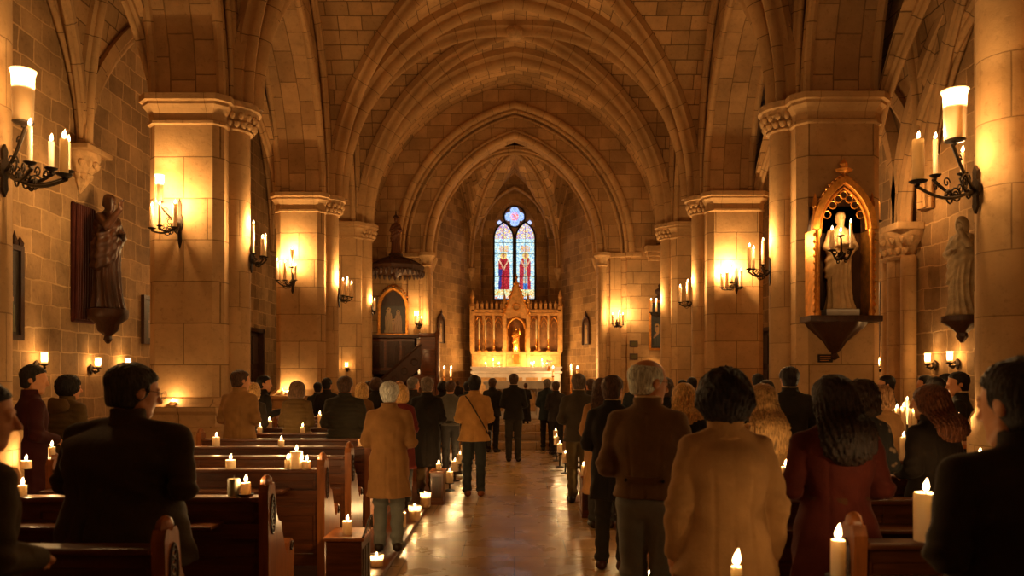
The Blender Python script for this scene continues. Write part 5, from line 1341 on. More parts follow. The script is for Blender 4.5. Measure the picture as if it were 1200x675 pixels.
m.lathe((0, -.06, 1.70), [(.03, 0), (.06, .06), (.02, .12), (.004, .24)], 8)
m.obj('gilt_frame', 'gold', t)
m = MB(); n = 12; ps = arch((-.40, -.03, 1.0), (.40, -.03, 1.0), .62, n)
for i in range(n): m.add([ps[i], ps[i+1], (ps[i+1].x, -.03, 1.0), (ps[i].x, -.03, 1.0)], [(0, 1, 2, 3)])
m.obj('arched_top', 'wooddark', t); t.scale = (1, 1, .84)
for sg, px, zt, lab in ((-1, 515.5, 402, 'pointed relief panel on the left apse wall'), (1, 688, 404, 'arched dark relief panel on the right apse wall')):
    k = abs(px-CX)/F; Y = (2.95+.4556*27.3)/(k+.4556); X = sg*k*Y
    d = Vector((sg*-1.23, 2.7, 0)).normalized(); nn = Vector((-sg*2.7, -1.23, 0)).normalized(); z0 = az(zt, Y)
    t = thing('relief_panel', lab, 'relief', (X, Y, z0))
    m = MB(); o = nn*.06
    m.sweep([Vector((0, 0, 0))+d*-.23+o, d*-.23+o+Vector((0, 0, .7))]+[p+o for p in arch(d*-.23+Vector((0, 0, .72)), d*.23+Vector((0, 0, .72)), .32, 12)]+[d*.23+o+Vector((0, 0, .7)), d*.23+o], roll(.035, 6), Vector((0, 0, 1)).cross(d))
    m.lathe(o+Vector((0, 0, 1.05)), [(.02, 0), (.05, .05), (.004, .18)], 6); m.obj('frame', 'wooddark', t)
    m = MB(); q_ = [(-.23, 0), (.23, 0)]+[(.23*math.cos(a_) , .72+.30*math.sin(a_)) for a_ in [PI*k_/10 for k_ in range(11)]]; m.prism(q_, nn*.01, d, (0, 0, 1), nn, .03); m.obj('board', 'wooddark', t)
    canvas('relief', .36, .82, paint_fn([(0, .5, .85, (.32, .2, .09))], (.06, .035, .02)), t, nn*.045, d, (0, 0, 1), (20, 40))
for py, lab in ((403, 'upper small framed text panel on the jamb right of the chancel arch'), (418, 'lower small framed text panel on the jamb right of the chancel arch')):
    t = thing('wall_frame', lab, 'frame', (3.72, 24.0, az(py, 24)))
    m = MB(); m.box(-.13, .13, -.03, 0, -.10, .10, .005); m.obj('frame', 'wooddark', t); m = MB(); m.box(-.09, .09, -.035, -.03, -.065, .065)
    m.obj('panel', cloth((.10, .11, .07)), t)
t = thing('stone_bracket', 'blocky stone bracket on the wall above the framed painting', 'bracket', (ax(768, 24), 24.0, az(306, 24)))
m = MB(); m.box(-.35, .35, -.3, 0, .25, .45, .02); m.box(-.30, .30, -.24, 0, .12, .25, .02); m.box(-.24, .24, -.14, 0, 0, .12, .02); m.obj('block', 'pier_s', t)
# ================================================================ PULPIT
PX, PYY = -3.47, 23.12
t = thing('pulpit', 'dark carved wooden pulpit with panelled parapet and side stair', 'pulpit', (PX, PYY, .51))
m = MB(); m.box(-.86, .62, -.5, .6, 1.22, 1.34, .02); m.box(-.9, .66, -.54, .64, 2.28, 2.40, .02); m.obj('cornice', 'wooddark', t)
m = MB(); m.box(-.82, .58, -.46, -.40, 1.34, 2.28); m.box(-.82, -.76, -.46, .56, 1.34, 2.28); m.box(.52, .58, -.46, .3, 1.34, 2.28); m.box(-.8, .56, -.44, .56, 1.26, 1.34); m.obj('parapet', 'wood', t)
for k in range(3):
    m = MB(); x = -.76+k*.45; z = 1.42
    m.box(x, x+.38, -.485, -.46, z, z+.78); m.box(x+.04, x+.34, -.50, -.485, z+.05, z+.73, .008); m.box(x+.09, x+.29, -.515, -.50, z+.12, z+.66, .01); m.obj('panel', 'wooddark', t)
for x in (-.80, .0, .56):
    m = MB(); m.lathe((x, -.42, 0), [(.09, 0), (.09, .12), (.05, .18), (.045, .5), (.065, .62), (.045, .74), (.04, 1.1), (.08, 1.18), (.08, 1.22)], 12); m.obj('post', 'wooddark', t, smooth=SM)
m = MB(); m.box(-.82, .5, .3, .36, 0, 1.22); m.obj('back_boarding', 'wooddark', t)
for k in range(7):                                              # stair climbing behind the slanting balustrade
    m = MB(); m.box(.56+.0, 1.0, -.5+0*k, .5, .17*k, .17*k+.17-.0) if False else m.box(-.66+.20*k, -.44+.20*k, -.9, -.5, 0, .17*(k+1), .006); m.obj('stair_tread', 'wood', t)
m = MB(); m.prism([(-.70, .1), (-.70, .75), (.75, 2.05), (.75, 1.4)], (0, -.94, 0), (1, 0, 0), (0, 0, 1), (0, 1, 0), .045)
for k in range(5): m.tube([(-.55+.28*k+.09*math.cos(a), -.955, .58+.25*k+.09*math.sin(a)) for a in [2*PI*i/10 for i in range(11)]], .018, 5)
m.tube([(-.72, -.92, .78), (.76, -.92, 2.10)], .04, 6); m.obj('stair_balustrade', 'wooddark', t)
m = MB(); m.box(.74, 1.24, -.9, -.3, 0, 2.30); m.box(.70, 1.28, -.94, -.26, 2.30, 2.42, .02); m.box(.70, 1.28, -.94, -.26, 1.0, 1.1, .02)
for z in (.15, 1.2): m.box(.80, 1.18, -.93, -.9, z, z+.75, .01); m.box(.87, 1.11, -.95, -.93, z+.1, z+.65, .01)
m.lathe((1.24, -.92, 0), [(.08, 0), (.08, .1), (.05, .15), (.05, 1.0), (.08, 1.1), (.05, 1.2), (.05, 2.2), (.09, 2.42), (.05, 2.48), (.004, 2.6)], 10); m.obj('entry_pier', 'wood', t, smooth=SM)
# sounding board with its figure
t = thing('sounding_board', 'eight-sided wooden canopy hanging over the pulpit with a fretted hem', 'pulpit canopy', (ax(464, 23.1), 23.08, 4.80))
m = MB(); m.lathe((0, 0, 0), [(.80, .0), (.84, .06), (.86, .16), (.80, .20), (.74, .21), (.66, .28), (.44, .36), (.26, .42), (.20, .50), (.10, .52)], 8); m.lathe((0, 0, 0), [(.8, 0), (.5, -.03), (.2, -.05), (.05, -.16), (.004, -.22)], 8); m.obj('roof', 'wooddark', t)
m = MB()
for k in range(32):
    a = 2*PI*k/32; R = .82; m.lathe((R*math.cos(a), R*math.sin(a), -.02), [(.004, -.13), (.03, -.09), (.05, -.03), (.05, .04)], 6)
m.obj('fretted_hem', 'wooddark', t)
for k in range(8):
    a = 2*PI*k/8; m = MB(); m.tube([(.8*math.cos(a), .8*math.sin(a), .18), (.55*math.cos(a), .55*math.sin(a), .33), (.24*math.cos(a), .24*math.sin(a), .44)], .03, 6); m.obj('rib', 'wooddark', t)
m = MB(); m.box(-.12, .12, .3, .88, .12, .42, .01); m.obj('wall_bracket', 'wooddark', t)
st = thing('statue', 'small dark wooden figure standing on top of the pulpit canopy', 'statue', (ax(464, 23.1), 23.08, 4.80+.50))
robed(st, 1.10, plain('stained figure wood', (.10, .04, .02), .5), ry=PI, z0=.05, h=.010)
m = MB(); m.lathe((0, 0, 0), [(.2, 0), (.22, .03), (.18, .06)], 12); m.obj('base', 'wooddark', st)
m = MB(); m.lathe((0, 0, 1.12), [(.03, 0), (.10, .02), (.06, .08), (.02, .12), (.02, .2), (.004, .24)], 8); m.obj('crown', 'wooddark', st)
# ================================================================ ALTARS
ta = thing('altar', 'white marble altar table at the top of the chancel steps', 'altar', (.20, 21.5, .51))
m = MB(); m.box(-1.0, 1.0, -.4, .4, .0, .10, .01); m.box(-.92, .92, -.33, .33, .10, .94); m.obj('body', 'marble', ta)
m = MB(); m.box(-1.06, 1.06, -.45, .45, .94, 1.02, .015); m.obj('slab', 'marble', ta)
for k in range(5):
    m = MB(); x = -.88+k*.44; m.lathe((x, -.37, .10), [(.05, 0), (.05, .05), (.03, .08), (.03, .66), (.05, .70), (.055, .84)], 10); m.obj('colonnette', 'marble', ta, smooth=SM)
for k in range(4):
    m = MB(); x = -.66+k*.44; m.box(x-.15, x+.15, -.345, -.33, .2, .7, .01); m.sweep(arch((x-.15, -.35, .62), (x+.15, -.35, .62), .2, 10), roll(.018, 6), (0, 1, 0)); m.obj('front_panel', 'carved', ta)
al = thing('altar_cloth', 'white linen cloth draped over the marble altar', 'cloth', (.20, 21.5, 1.53))
m = MB(); m.box(-1.0, 1.0, -.46, .46, 0, .012); 
pr = [(-1.0+2*k/60, .012*math.sin(k*.9)) for k in range(61)]
for (x0, o0), (x1, o1) in zip(pr[:-1], pr[1:]): m.add([(x0, -.462, .012), (x1, -.462, .012), (x1, -.47+o1, -.20), (x0, -.47+o0, -.20)], [(0, 1, 2, 3)])
m.obj('linen', 'cloth_w', al)
# high altar with its gilded screen
HZ, RYY = .85, 29.15
hx = (605-CX)/F*RYY
t = thing('high_altar', 'pale marble high altar with a stepped shelf at the end of the apse', 'altar', (hx, 27.6, HZ))
m = MB(); m.box(-1.55, 1.55, -.35, .5, 0, .92); m.box(-1.62, 1.62, -.42, .55, .92, 1.0, .015); m.obj('table', 'marble', t)
m = MB(); m.box(-1.62, 1.62, .55, 1.2, 0, 1.10); m.box(-1.68, 1.68, .50, 1.25, 1.10, 1.17, .012); m.obj('gradine', 'marble', t)
for k in range(5): m = MB(); m.box(-1.35+.56*k, -.91+.56*k, -.37, -.35, .18, .78, .01); m.obj('front_panel', 'carved', t)
t = thing('altar_screen', 'golden gothic altarpiece screen with arcaded wings, pinnacles and a tall central gable', 'altarpiece', (hx, RYY, 0))
zb = az(430, RYY); zc_ = az(363, RYY)
m = MB(); m.box(-1.68, 1.68, -.12, .3, HZ, zb+.55); m.box(-1.72, 1.72, -.2, .3, zb+.50, zb+.58, .01); m.obj('predella', 'goldwood', t)
for k in (0, 1, 3, 4):
    x = -1.38+.69*k; m = MB(); m.box(x-.26, x+.26, -.14, -.12, zb+.08, zb+.44, .01); m.obj('predella_panel', 'goldwood', t)
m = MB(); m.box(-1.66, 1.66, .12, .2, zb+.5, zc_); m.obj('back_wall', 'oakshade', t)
m = MB(); m.box(-1.72, 1.72, -.22, .25, zc_-.10, zc_, .02); m.box(-1.68, 1.68, -.18, .2, zc_-.22, zc_-.12, .01); m.obj('cornice', 'goldwood', t)
zs_ = zb+.58
for x in (-1.62, -1.24, -.86, -.48, .48, .86, 1.24, 1.62):
    m = MB(); m.lathe((x, -.08, zs_), [(.07, 0), (.07, .08), (.035, .12), (.032, 1.05), (.06, 1.12), (.07, zc_-.22-zs_)], 10); m.obj('colonnette', 'goldwood', t, smooth=SM)
for x in (-1.43, -1.05, -.67, .67, 1.05, 1.43):
    m = MB(); m.sweep(arch((x-.15, -.08, zs_+1.0), (x+.15, -.08, zs_+1.0), .30, 12), roll(.025, 6), (0, 1, 0)); m.sweep(arch((x-.10, -.06, zs_+.92), (x+.10, -.06, zs_+.92), .22, 10), roll(.014, 5), (0, 1, 0)); m.obj('tracery_arch', 'gold', t, smooth=SM)
for k in range(19):
    x = -1.66+k*3.32/18
    if abs(x) < .45: continue
    m = MB(); m.box(x-.05, x+.05, -.18, -.08, zc_, zc_+.22, .008); m.lathe((x, -.13, zc_+.22), [(.06, 0), (.03, .04), (.004, .13)], 4); m.obj('cresting', 'goldwood', t)
for sg in (-1, 1):
    m = MB(); x = sg*1.66; m.box(x-.09, x+.09, -.22, 0, zs_, zc_+.12, .01); m.lathe((x, -.11, zc_+.12), [(.13, 0), (.10, .08), (.06, .12), (.06, .3), (.09, .33), (.01, .62)], 4); m.obj('corner_pinnacle', 'goldwood', t)
    m = MB(); x = sg*.44; m.box(x-.07, x+.07, -.40, .1, zb, zc_-.2, .01); m.lathe((x, -.34, zc_-.2), [(.09, 0), (.07, .06), (.05, .1), (.05, .42), (.08, .46), (.01, .80)], 4); m.obj('central_buttress', 'goldwood', t)
m = MB(); za = zc_-.35                                          # crocketed gable over the centre
m.prism([(-.5, za), (.5, za), (.0, az(330, RYY))], (0, -.36, 0), (1, 0, 0), (0, 0, 1), (0, 1, 0), .12)
m.obj('gable', 'goldwood', t)
m = MB()
zap = az(330, RYY)
for sg in (-1, 1):
    m.tube([(sg*.52, -.38, za), (0, -.38, zap)], .035, 6)
    for k in range(1, 9): u = k/9; m.lathe((sg*.52*(1-u)+sg*.03, -.38, za+(zap-za)*u), [(.01, -.02), (.045, .02), (.01, .08)], 6)
m.lathe((0, -.34, zap-.05), [(.05, 0), (.03, .1), (.07, .16), (.03, .22), (.004, .36)], 6)
m.tube([(0.13*math.cos(a), -.385, za+.42+.13*math.sin(a)) for a in [2*PI*i/16 for i in range(17)]], .02, 6)
m.obj('crockets', 'gold', t)
m = MB(); m.sweep(arch((-.33, -.36, zs_+.85), (.33, -.36, zs_+.85), .42, 14), roll(.05, 8), (0, 1, 0)); m.box(-.38, -.32, -.38, -.3, zs_-.05, zs_+.87); m.box(.32, .38, -.38, -.3, zs_-.05, zs_+.87); m.obj('niche_arch', 'gold', t, smooth=SM)
m = MB(); m.box(-.36, .36, -.46, .1, zb, zs_-.02, .01); m.box(-.42, .42, -.5, .1, zs_-.10, zs_-.02, .01); m.obj('tabernacle', 'goldwood', t)
m = MB(); m.box(-.13, .13, -.48, -.46, zb+.1, zb+.46, .01); m.sweep(arch((-.15, -.48, zb+.36), (.15, -.48, zb+.36), .16, 8), roll(.02, 6), (0, 1, 0)); m.obj('tabernacle_door', M['gold'], t)
st = thing('statue', 'golden figure in the central niche of the altar screen', 'statue', (hx, RYY-.22, zs_-.02))
robed(st, .95, 'gold', ry=PI, h=.009, raised=-1)
for i, px in enumerate((561.5, 569, 579, 628.5, 642.5)):
    x = ax(px, 28.9); tt = thing('taper_holder', 'tall gilded candle holder with an unlit taper, %s on the altar screen' % ['leftmost', 'second from left', 'third from left', 'second from right', 'rightmost'][i], 'candle holder', (x, 28.9, zs_), 0, 'gilded taper holders on the altar screen')
    m = MB(); m.lathe((0, 0, 0), [(.08, 0), (.08, .03), (.02, .08), (.02, .16), (.04, .2), (.02, .24), (.02, .40), (.05, .44), (.05, .46)], 12); m.obj('holder', 'gold', tt, smooth=SM)
    m = MB(); m.lathe((0, 0, .46), [(.032, 0), (.028, .72), (.01, .75)], 12); m.obj('taper', plain('cream wax', (.75, .6, .32), .4), tt, smooth=SM)
for i, (px, py) in enumerate(((569, 425), (577.5, 421), (584.5, 425), (622, 426), (625.5, 424), (635, 421), (640.5, 425), (604, 411))):
    Y = 28.35; z0 = HZ+1.17; hh = az(py, Y)-z0
    if i == 7: z0 = zs_-.02; Y = RYY-.44; hh = .1
    free_candle((ax(px, Y), Y, z0), .036, max(.09, hh-.06), 'lit altar candle %s' % ['at the far left of the shelf', 'taller, second from the left', 'third from the left', 'just right of the tabernacle', 'close beside the one right of the tabernacle', 'taller, right wing of the shelf', 'far right of the shelf', 'before the central golden figure'][i], 'lit candles on the high altar', fh=.09, power=5.5)
for i, (px, py, Y) in enumerate(((520.5, 430, 25.4), (528.5, 430, 25.6), (669, 428, 25.5), (676.5, 430, 25.3), (648, 430, 26.3))):
    z = az(py, Y); g = .51
    t = thing('candlestick', 'tall standing candlestick %s' % ['left of the apse, outer one', 'left of the apse, inner one', 'right of the apse, inner one', 'right of the apse, outer one', 'beside the high altar steps'][i], 'candlestick', (ax(px, Y), Y, g if Y < 26 else .68), 0, 'tall candlesticks in the apse')
    if Y > 26: g = .68
    L = z-g-.32
    m = MB(); m.lathe((0, 0, 0), [(.14, 0), (.14, .03), (.05, .08), (.02, .14), (.02, L*.5), (.04, L*.5+.04), (.02, L*.5+.08), (.02, L-.04), (.06, L)], 12); m.obj('stem', 'gold', t, smooth=SM)
    a, b, c = candle_meshes(.036, .26, .10, 0); cn = bpy.data.objects.new('candle', None); COL.objects.link(cn); cn.parent = t; cn.location = (0, 0, L); put('wax', a, cn); put('flame', c, cn); lamp(cn, (0, 0, .32), 12)
t = thing('flower_vase', 'small vase of pale flowers on the right end of the high altar', 'vase', (ax(643, 27.3), 27.3, HZ+1.0))
m = MB(); m.lathe((0, 0, 0), [(.05, 0), (.07, .06), (.03, .14), (.05, .18)], 12); m.obj('vase', 'gold', t, smooth=SM)
m = MB()
for k in range(22):
    a, b = rnd.uniform(0, 6.3), rnd.uniform(.02, .14); q = (b*math.cos(a), b*math.sin(a), .24+rnd.uniform(0, .14)); m.tube([(0, 0, .16), q], .004, 4); m.lathe(q, [(.004, -.02), (.03, 0), (.02, .02), (.003, .025)], 6)
m.obj('flowers', 'cloth_w', t)
# ================================================================ THE CONGREGATION
TAN, CAMEL, MUST = (.33, .19, .085), (.34, .22, .12), (.44, .29, .13)
BROWNC, OLIVE, MAR, GREY = (.30, .155, .06), (.085, .065, .030), (.10, .014, .012), (.055, .052, .050)
JEANS, DJ = (.12, .16, .22), (.035, .05, .075)
BLOND, LB, DK, BRN, GR, WH = (.50, .28, .09), (.30, .15, .06), (.012, .008, .006), (.06, .028, .014), (.16, .13, .10), (.62, .55, .45)
def bag(t, J, LN, h):
    m = MB(); m.tube([(-.12, -.10, 1.455), (-.06, -.146, 1.38), (.03, -.158, 1.22), (.11, -.155, 1.08), (.17, -.125, .96), (.19, -.04, .90), (.19, .06, .92)], .009, 5)
    b = m.obj('bag_strap', 'iron', t); m = MB(); m.box(.17, .23, -.02, .20, .72, .94, .02); m.obj('shoulder_bag', 'iron', t)
def belt(z, rx, ry, col):
    def f(t, J, LN, h):
        m = MB(); n = 32
        m.loft([[(rx*math.copysign(abs(math.cos(a))**.9, math.cos(a)), ry*math.copysign(abs(math.sin(a))**.9, math.sin(a)), zz) for a in [2*PI*k/n for k in range(n)]] for zz in (z-.022, z+.022)]); m.obj('belt', cloth(col), t, smooth=SM)
    return f
def halfbelt(t, J, LN, h):
    m = MB(); pts = [(.150*math.sin(a), -.134*math.cos(a)-.010, 1.06) for a in [-.9+1.8*k/12 for k in range(13)]]
    m.sweep(pts, [(-.02, -.004), (-.02, .006), (.02, .006), (.02, -.004)], (0, 0, 1)); m.obj('half_belt', cloth((.11, .07, .04)), t)
    m = MB()
    for x in (-.10, .10): m.lathe((x, -.135, 1.06), [(.004, -.01), (.011, 0), (.004, .01)], 8)
    m.obj('button', 'iron', t)
def hood(t, J, LN, h):
    G = Sculpt((-.2, -.25, 1.25), (.2, .1, 1.62), min(h, .014)); G.ell((0, -.11, 1.43), (.145, .07, .105), .02, wob=lambda x, y, z: .006*np.sin(40*z+20*x)); G.ell((0, -.07, 1.53), (.09, .06, .07), .03, 'cut'); G.obj('hood', cloth((.11, .08, .04)), t)
def scarf(col):
    def f(t, J, LN, h):
        m = MB()
        for k in range(3): m.tube([((.085-.004*k)*math.cos(a), (.082-.004*k)*math.sin(a)-.005, 1.455+.022*k+.006*math.sin(3*a+k)) for a in [2*PI*i/24 for i in range(25)]], .020, 8)
        m.obj('scarf', cloth(col), t, smooth=SM)
    return f
# floral cloth for one jacket
fm, nt, b = new_mat('floral cloth'); tc = N(nt, 'ShaderNodeTexCoord'); vo = N(nt, 'ShaderNodeTexVoronoi', Scale=17.0); nt.links.new(tc.outputs['Object'], vo.inputs['Vector'])
rr = ramp(nt, [(.0, (.35, .25, .14)), (.28, (.20, .12, .06)), (.36, (.02, .017, .014))]); nt.links.new(vo.outputs['Distance'], rr.inputs[0]); nt.links.new(rr.outputs[0], b.inputs['Base Color']); b.inputs['Roughness'].default_value = .9
P = person
# ---- near left
P(-34, 446, 2.75, 'person in an olive jacket cut off by the left edge, facing right', rz=.55, coat=(.045, .040, .020), q=3, yaw=.5, hc=DK, hem=.8, pitch=.15, wide=1.1)
P(36, 428, 7.2, 'person in a burgundy coat near the left edge, face in profile to the right', rz=.75, coat=(.035, .006, .006), q=2, yaw=.6, hem=.6, pitch=.15)
P(79, 440, 8.05, 'person in a hooded padded jacket by the left wall, looking away', rz=.35, coat=OLIVE, style='puffer', q=2, yaw=.35, hair='round', hc=DK, extra=hood)
P(145, 430, 3.98, 'large older man in a dark coat filling the left foreground, glasses, head turned right', rz=.30, coat=(.040, .032, .020), q=3, yaw=.38, pitch=.20, hc=(.045, .035, .024), hem=.72, wide=1.22, bk=1.6, head=1.18, glasses=True, lean=.05)
P(275, 434, 9.55, 'man in a camel coat behind the left pews, head turned right', rz=.25, coat=(.26, .17, .085), q=2, yaw=.55, hem=.6, X=-3.42, wide=1.2, hc=BRN)
P(296, 449, 10.6, 'blonde woman half hidden behind the camel-coated man', coat=CHAR, hair='curly', hc=BLOND, female=True, style='jacket', yaw=.3)
P(308, 440, 11.6, 'person in black looking through raised hands behind the camel-coated man', rz=.9, coat=BLACK, hc=DK, yaw=.6, arms=('raise', 'hold'), style='jacket')
P(348, 447, 10.45, 'woman with a bob in an olive quilted jacket, left pews', coat=(.10, .075, .035), style='puffer', hair='bob', hc=(.13, .07, .035), female=True, q=2, yaw=.1, wide=1.12)
P(382, 443, 13.3, 'man in black left of the quilted dark jacket, holding a light', coat=BLACK, style='jacket', yaw=.25, hc=DK, X=-3.25, arms=('clasp', 'hold'))
P(404, 441, 9.52, 'broad man in a black quilted jacket seen from behind, left pews', coat=(.022, .022, .018), style='puffer', q=2, wide=1.22, yaw=.1, hc=BRN)
P(424, 449, 11.4, 'curly blonde woman right of the black quilted jacket', coat=(.16, .10, .05), hair='curly', hc=BLOND, female=True, style='jacket')
P(441, 443, 12.4, 'dark-haired woman behind the white-haired man, left of the aisle', coat=BLACK, hair='round', hc=BRN, female=True, style='coat', yaw=.2)
P(456, 447, 7.25, 'white-haired person in a long brown coat standing at the left edge of the aisle', coat=(.27, .175, .09), hem=.56, legs=JEANS, hc=(.72, .66, .52), q=2, wide=1.12, z0=.05, collar='coat', arms='clasp', flare=.03, hair='round' if False else 'short')
P(480, 451, 9.55, 'woman with a blonde bob and maroon coat beside the brown-coated person', coat=MAR, hem=.55, hair='bob', hc=BLOND, female=True, q=2, z0=.05, X=-1.42, wide=1.1)
P(484, 442, 12.45, 'grey-haired man turning right beyond the blonde bob', coat=CHAR, hc=GR, yaw=.6, rz=.3, z0=.05)
P(508, 442, 10.7, 'man in a black overcoat by the narrow wooden box, left of the aisle', coat=BLACK, hem=.42, legs=(.10, .075, .045), hc=(.13, .09, .06), q=2, wide=1.12, z0=.05, collar='cream', X=-1.22)
P(529, 446, 13.4, 'person in a slate blue shirt left of the mustard coat', coat=(.10, .12, .155), style='shirt', hc=BRN, hem=.9, X=-1.12)
P(556, 440, 10.85, 'person in a mustard coat with a black crossbody strap standing in the aisle', coat=MUST, hem=.80, legs=DJ, shoes=(.20, .075, .025), q=2, extra=bag, hair='round' if False else 'short', hc=DK, wide=1.1, flare=.035, collar='coat')
P(577, 443, 17.0, 'person in a black coat walking ahead, left of the central man', coat=BLACK, hem=.85, hc=BRN, legs=BLACK, wide=1.1, rz=.3)
P(602, 438, 15.2, 'man in a black suit standing in the middle of the aisle before the steps', coat=BLACK, hem=.84, style='jacket', legs=(.03, .03, .032), q=1, collar='white', hc=BRN, wide=1.08)
P(616, 449, 19.0, 'person in a long black robe on the chancel steps behind the central man', coat=BLACK, style='robe', hem=.10, z0=.51, hc=BRN, wide=.9)
P(641, 444, 17.4, 'person in a navy coat at the right before the steps', coat=(.02, .035, .06), hc=GR, hem=.75, yaw=-.3, legs=BLACK)
P(652, 447, 16.5, 'person in a black coat near the right foot of the steps, leaning', coat=(.018, .016, .02), hc=BRN, hem=.8, legs=BLACK, rz=-.2, lean=.05, wide=1.1)
P(664, 444, 14.2, 'long-haired blonde woman left of the grey suit', coat=(.16, .09, .04), hair='long', hc=BLOND, female=True, z0=.05, X=1.18)
P(575, 446, 20.3, 'distant dark-haired person left of the marble altar', coat=BLACK, hem=.4, z0=.51, X=-1.5, hc=BRN)
# ---- right of the aisle
P(675, 438, 10.3, 'man in a charcoal suit with olive trousers at the right edge of the aisle', coat=(.042, .040, .036), hem=.83, style='jacket', legs=(.085, .075, .04), q=2, collar='cream', hc=(.09, .06, .04), wide=1.15, X=.86)
P(692, 444, 13.6, 'person in a dark coat just right of the charcoal suit', coat=CHAR, hc=BRN, z0=.05, yaw=-.5)
P(706, 443, 8.6, 'long-haired brunette in a tan coat behind the dark-coated person', coat=CAMEL, hem=.40, hair='long', hc=BRN, female=True, q=2, z0=.0, X=.97, wide=1.05)
P(722, 440, 6.75, 'person in a long black coat left of the white-haired man', coat=(.012, .011, .011), hem=.64, legs=(.02, .018, .016), shoes=(.05, .018, .01), q=2, rz=.35, yaw=.25, X=.86, hc=BRN, wide=1.05, collar='cream')
P(757, 422, 4.62, 'balding white-haired man in a brown belted jacket and jeans, head turned right', rz=.30, coat=(.15, .11, .075), hem=.93, legs=(.17, .23, .34), q=3, hair='balding', hc=(.66, .58, .46), yaw=.82, pitch=.14, arms='clasp', collar='white', glasses=True, extra=halfbelt, wide=1.12, X=.80, flare=.03, head=1.12)
P(771, 443, 8.2, 'dark wavy-haired woman behind the white-haired man', coat=BLACK, hair='round', hc=BRN, female=True, z0=.05, X=1.60)
P(795, 449, 6.42, 'woman with golden blonde hair and black top near the white-haired man', coat=BLACK, hair='longwave', hc=(.55, .30, .09), female=True, q=2, style='shirt', kids=1.42, wide=1.12, z0=.05, X=1.42)
P(850, 436, 3.55, 'woman in a tan wool coat with short dark hair, right foreground', coat=(.34, .235, .135), hem=.80, hair='round', hc=(.016, .009, .007), female=True, q=3, arms='hang', legs=(.05, .03, .025), wide=1.12, bk=1.08, head=1.14, flare=.03)
P(893, 450, 5.45, 'long straight blonde woman in a cream top, right pews', coat=(.50, .36, .20), hair='long', hc=(.42, .23, .08), female=True, q=2, style='shirt', kids=1.24, z0=.05, wide=1.1, yaw=-.3, X=1.76)
P(928, 430, 8.45, 'man in a black suit with a white shirt collar below the gilded niche', coat=(.018, .018, .020), style='jacket', q=2, collar='white', hc=(.02, .014, .012), wide=1.2, z0=.05, X=3.03)
P(979, 441, 4.02, 'woman in a maroon belted dress with long dark hair, right foreground', coat=(.075, .015, .011), style='dress', hem=.30, hair='long', hc=(.020, .010, .006), female=True, q=3, wide=1.25, bk=1.16, head=1.12, arms='clasp', z0=.05, kids=1.30, extra=belt(1.07, .158, .128, (.07, .035, .015)), X=1.68, yaw=.1, flare=.05)
P(1010, 446, 5.25, 'dark curly-haired woman in a floral jacket', coat=fm, style='jacket', hair='curly', hc=(.035, .018, .010), female=True, q=2, z0=.05, wide=1.05, X=2.38)
P(1037, 452, 7.35, 'light brown curly-haired woman behind the floral jacket', coat=(.20, .13, .07), hair='curly', hc=LB, female=True, q=2, z0=.05, X=3.52)
P(1092, 451, 5.25, 'woman with auburn hair in a black coat, right pews', rz=-.35, coat=(.016, .013, .012), hair='long', hc=(.13, .045, .018), female=True, q=3, kids=1.36, wide=1.25, z0=.05, X=2.86, yaw=-.35)
P(1203, 428, 2.55, 'big dark-haired man filling the right edge, face turned left', rz=-.10, coat=(.022, .018, .013), hc=(.022, .014, .010), q=3, yaw=-.22, pitch=.12, wide=1.15, bk=1.28, head=1.22, hem=.7)
P(1128, 436, 8.35, 'man in a black suit facing left in the right aisle', rz=-.95, coat=(.014, .014, .015), style='jacket', q=2, collar='white', hc=DK, yaw=-.5, X=4.85, arms='clasp')
P(1111, 438, 9.9, 'person in a white shirt beside the black-suited man in the right aisle', rz=-.9, coat=(.5, .45, .38), style='shirt', hc=DK, yaw=-.3)
P(1098, 443, 9.15, 'dark-haired woman in front of the white shirt in the right aisle', rz=-.6, coat=BLACK, hair='round', hc=DK, female=True)
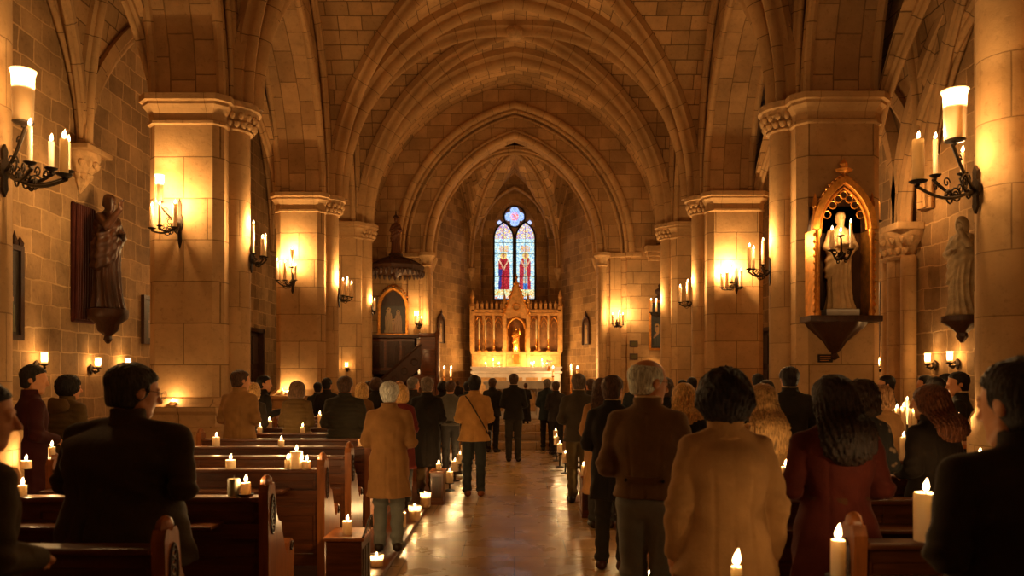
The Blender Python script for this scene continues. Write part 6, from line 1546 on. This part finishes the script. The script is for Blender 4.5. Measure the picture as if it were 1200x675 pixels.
P(1086, 440, 11.3, 'person with short dark hair facing left by the right wall', rz=-1.0, coat=CHAR, hc=DK, yaw=-.3)
P(1041, 440, 10.6, 'small distant person in black facing left beside the double wall shaft', rz=-1.2, coat=BLACK, hc=DK, yaw=-.2)
P(1156, 470, 0, '', ) if False else None
# ---- far rows, small between the nearer heads
far = [(837, 442, 12.3, 'dark-coated person in the far right pews, tallest head left of the tan coat', DK, 'short'), (825, 445, 14.4, 'tiny far head left of the tallest one in the right pews', BRN, 'short'), (811, 442, 13.3, 'round dark head above the blonde in black', DK, 'short'),
       (800, 445, 15.4, 'far dark head left of the round one above the blonde', DK, 'short'), (744, 443, 14.4, 'far head between the black coat and the white-haired man', BRN, 'short'),
       (868, 441, 13.5, 'far head just right of the tan coat collar', BRN, 'short'), (889, 438, 11.2, 'light-faced man above the long blonde hair', DK, 'short'), (899, 446, 10.4, 'dark bob just left of the man with the white collar', DK, 'bob'),
       (690, 446, 15.4, 'far head right of the charcoal suit', BRN, 'round'), (548, 447, 15.0, 'dark head peering left of the mustard coat', DK, 'short'), (519, 447, 14.2, 'dark head right of the black overcoat', DK, 'round'),
       (498, 446, 14.4, 'far head left of the black overcoat', BRN, 'short'), (468, 447, 14.6, 'far blonde head beyond the white-haired person', LB, 'bob'), (432, 447, 14.8, 'far head left of the dark-haired woman', BRN, 'round'), (372, 448, 15.2, 'far dark head by the pulpit side pews', DK, 'short'),
       (1016, 446, 9.6, 'dark head behind the long-haired woman in maroon, right side', DK, 'short'), (856, 446, 15.3, 'far head behind the hair of the tan-coated woman', BRN, 'short')]
cc = [BLACK, CHAR, (.03, .02, .03), (.05, .03, .02), (.02, .03, .05)]
for i, (px, top, Y, lab, hc_, hs) in enumerate(far):
    P(px, top, Y, lab, coat=cc[i % 5], hc=hc_, hair=hs, q=0, z0=.05 if abs(ax(px, Y)) < 3.7 else 0, rz=rnd.uniform(-.25, .25), yaw=rnd.uniform(-.3, .3), female=hs != 'short', style='jacket', group='people in the far pews')
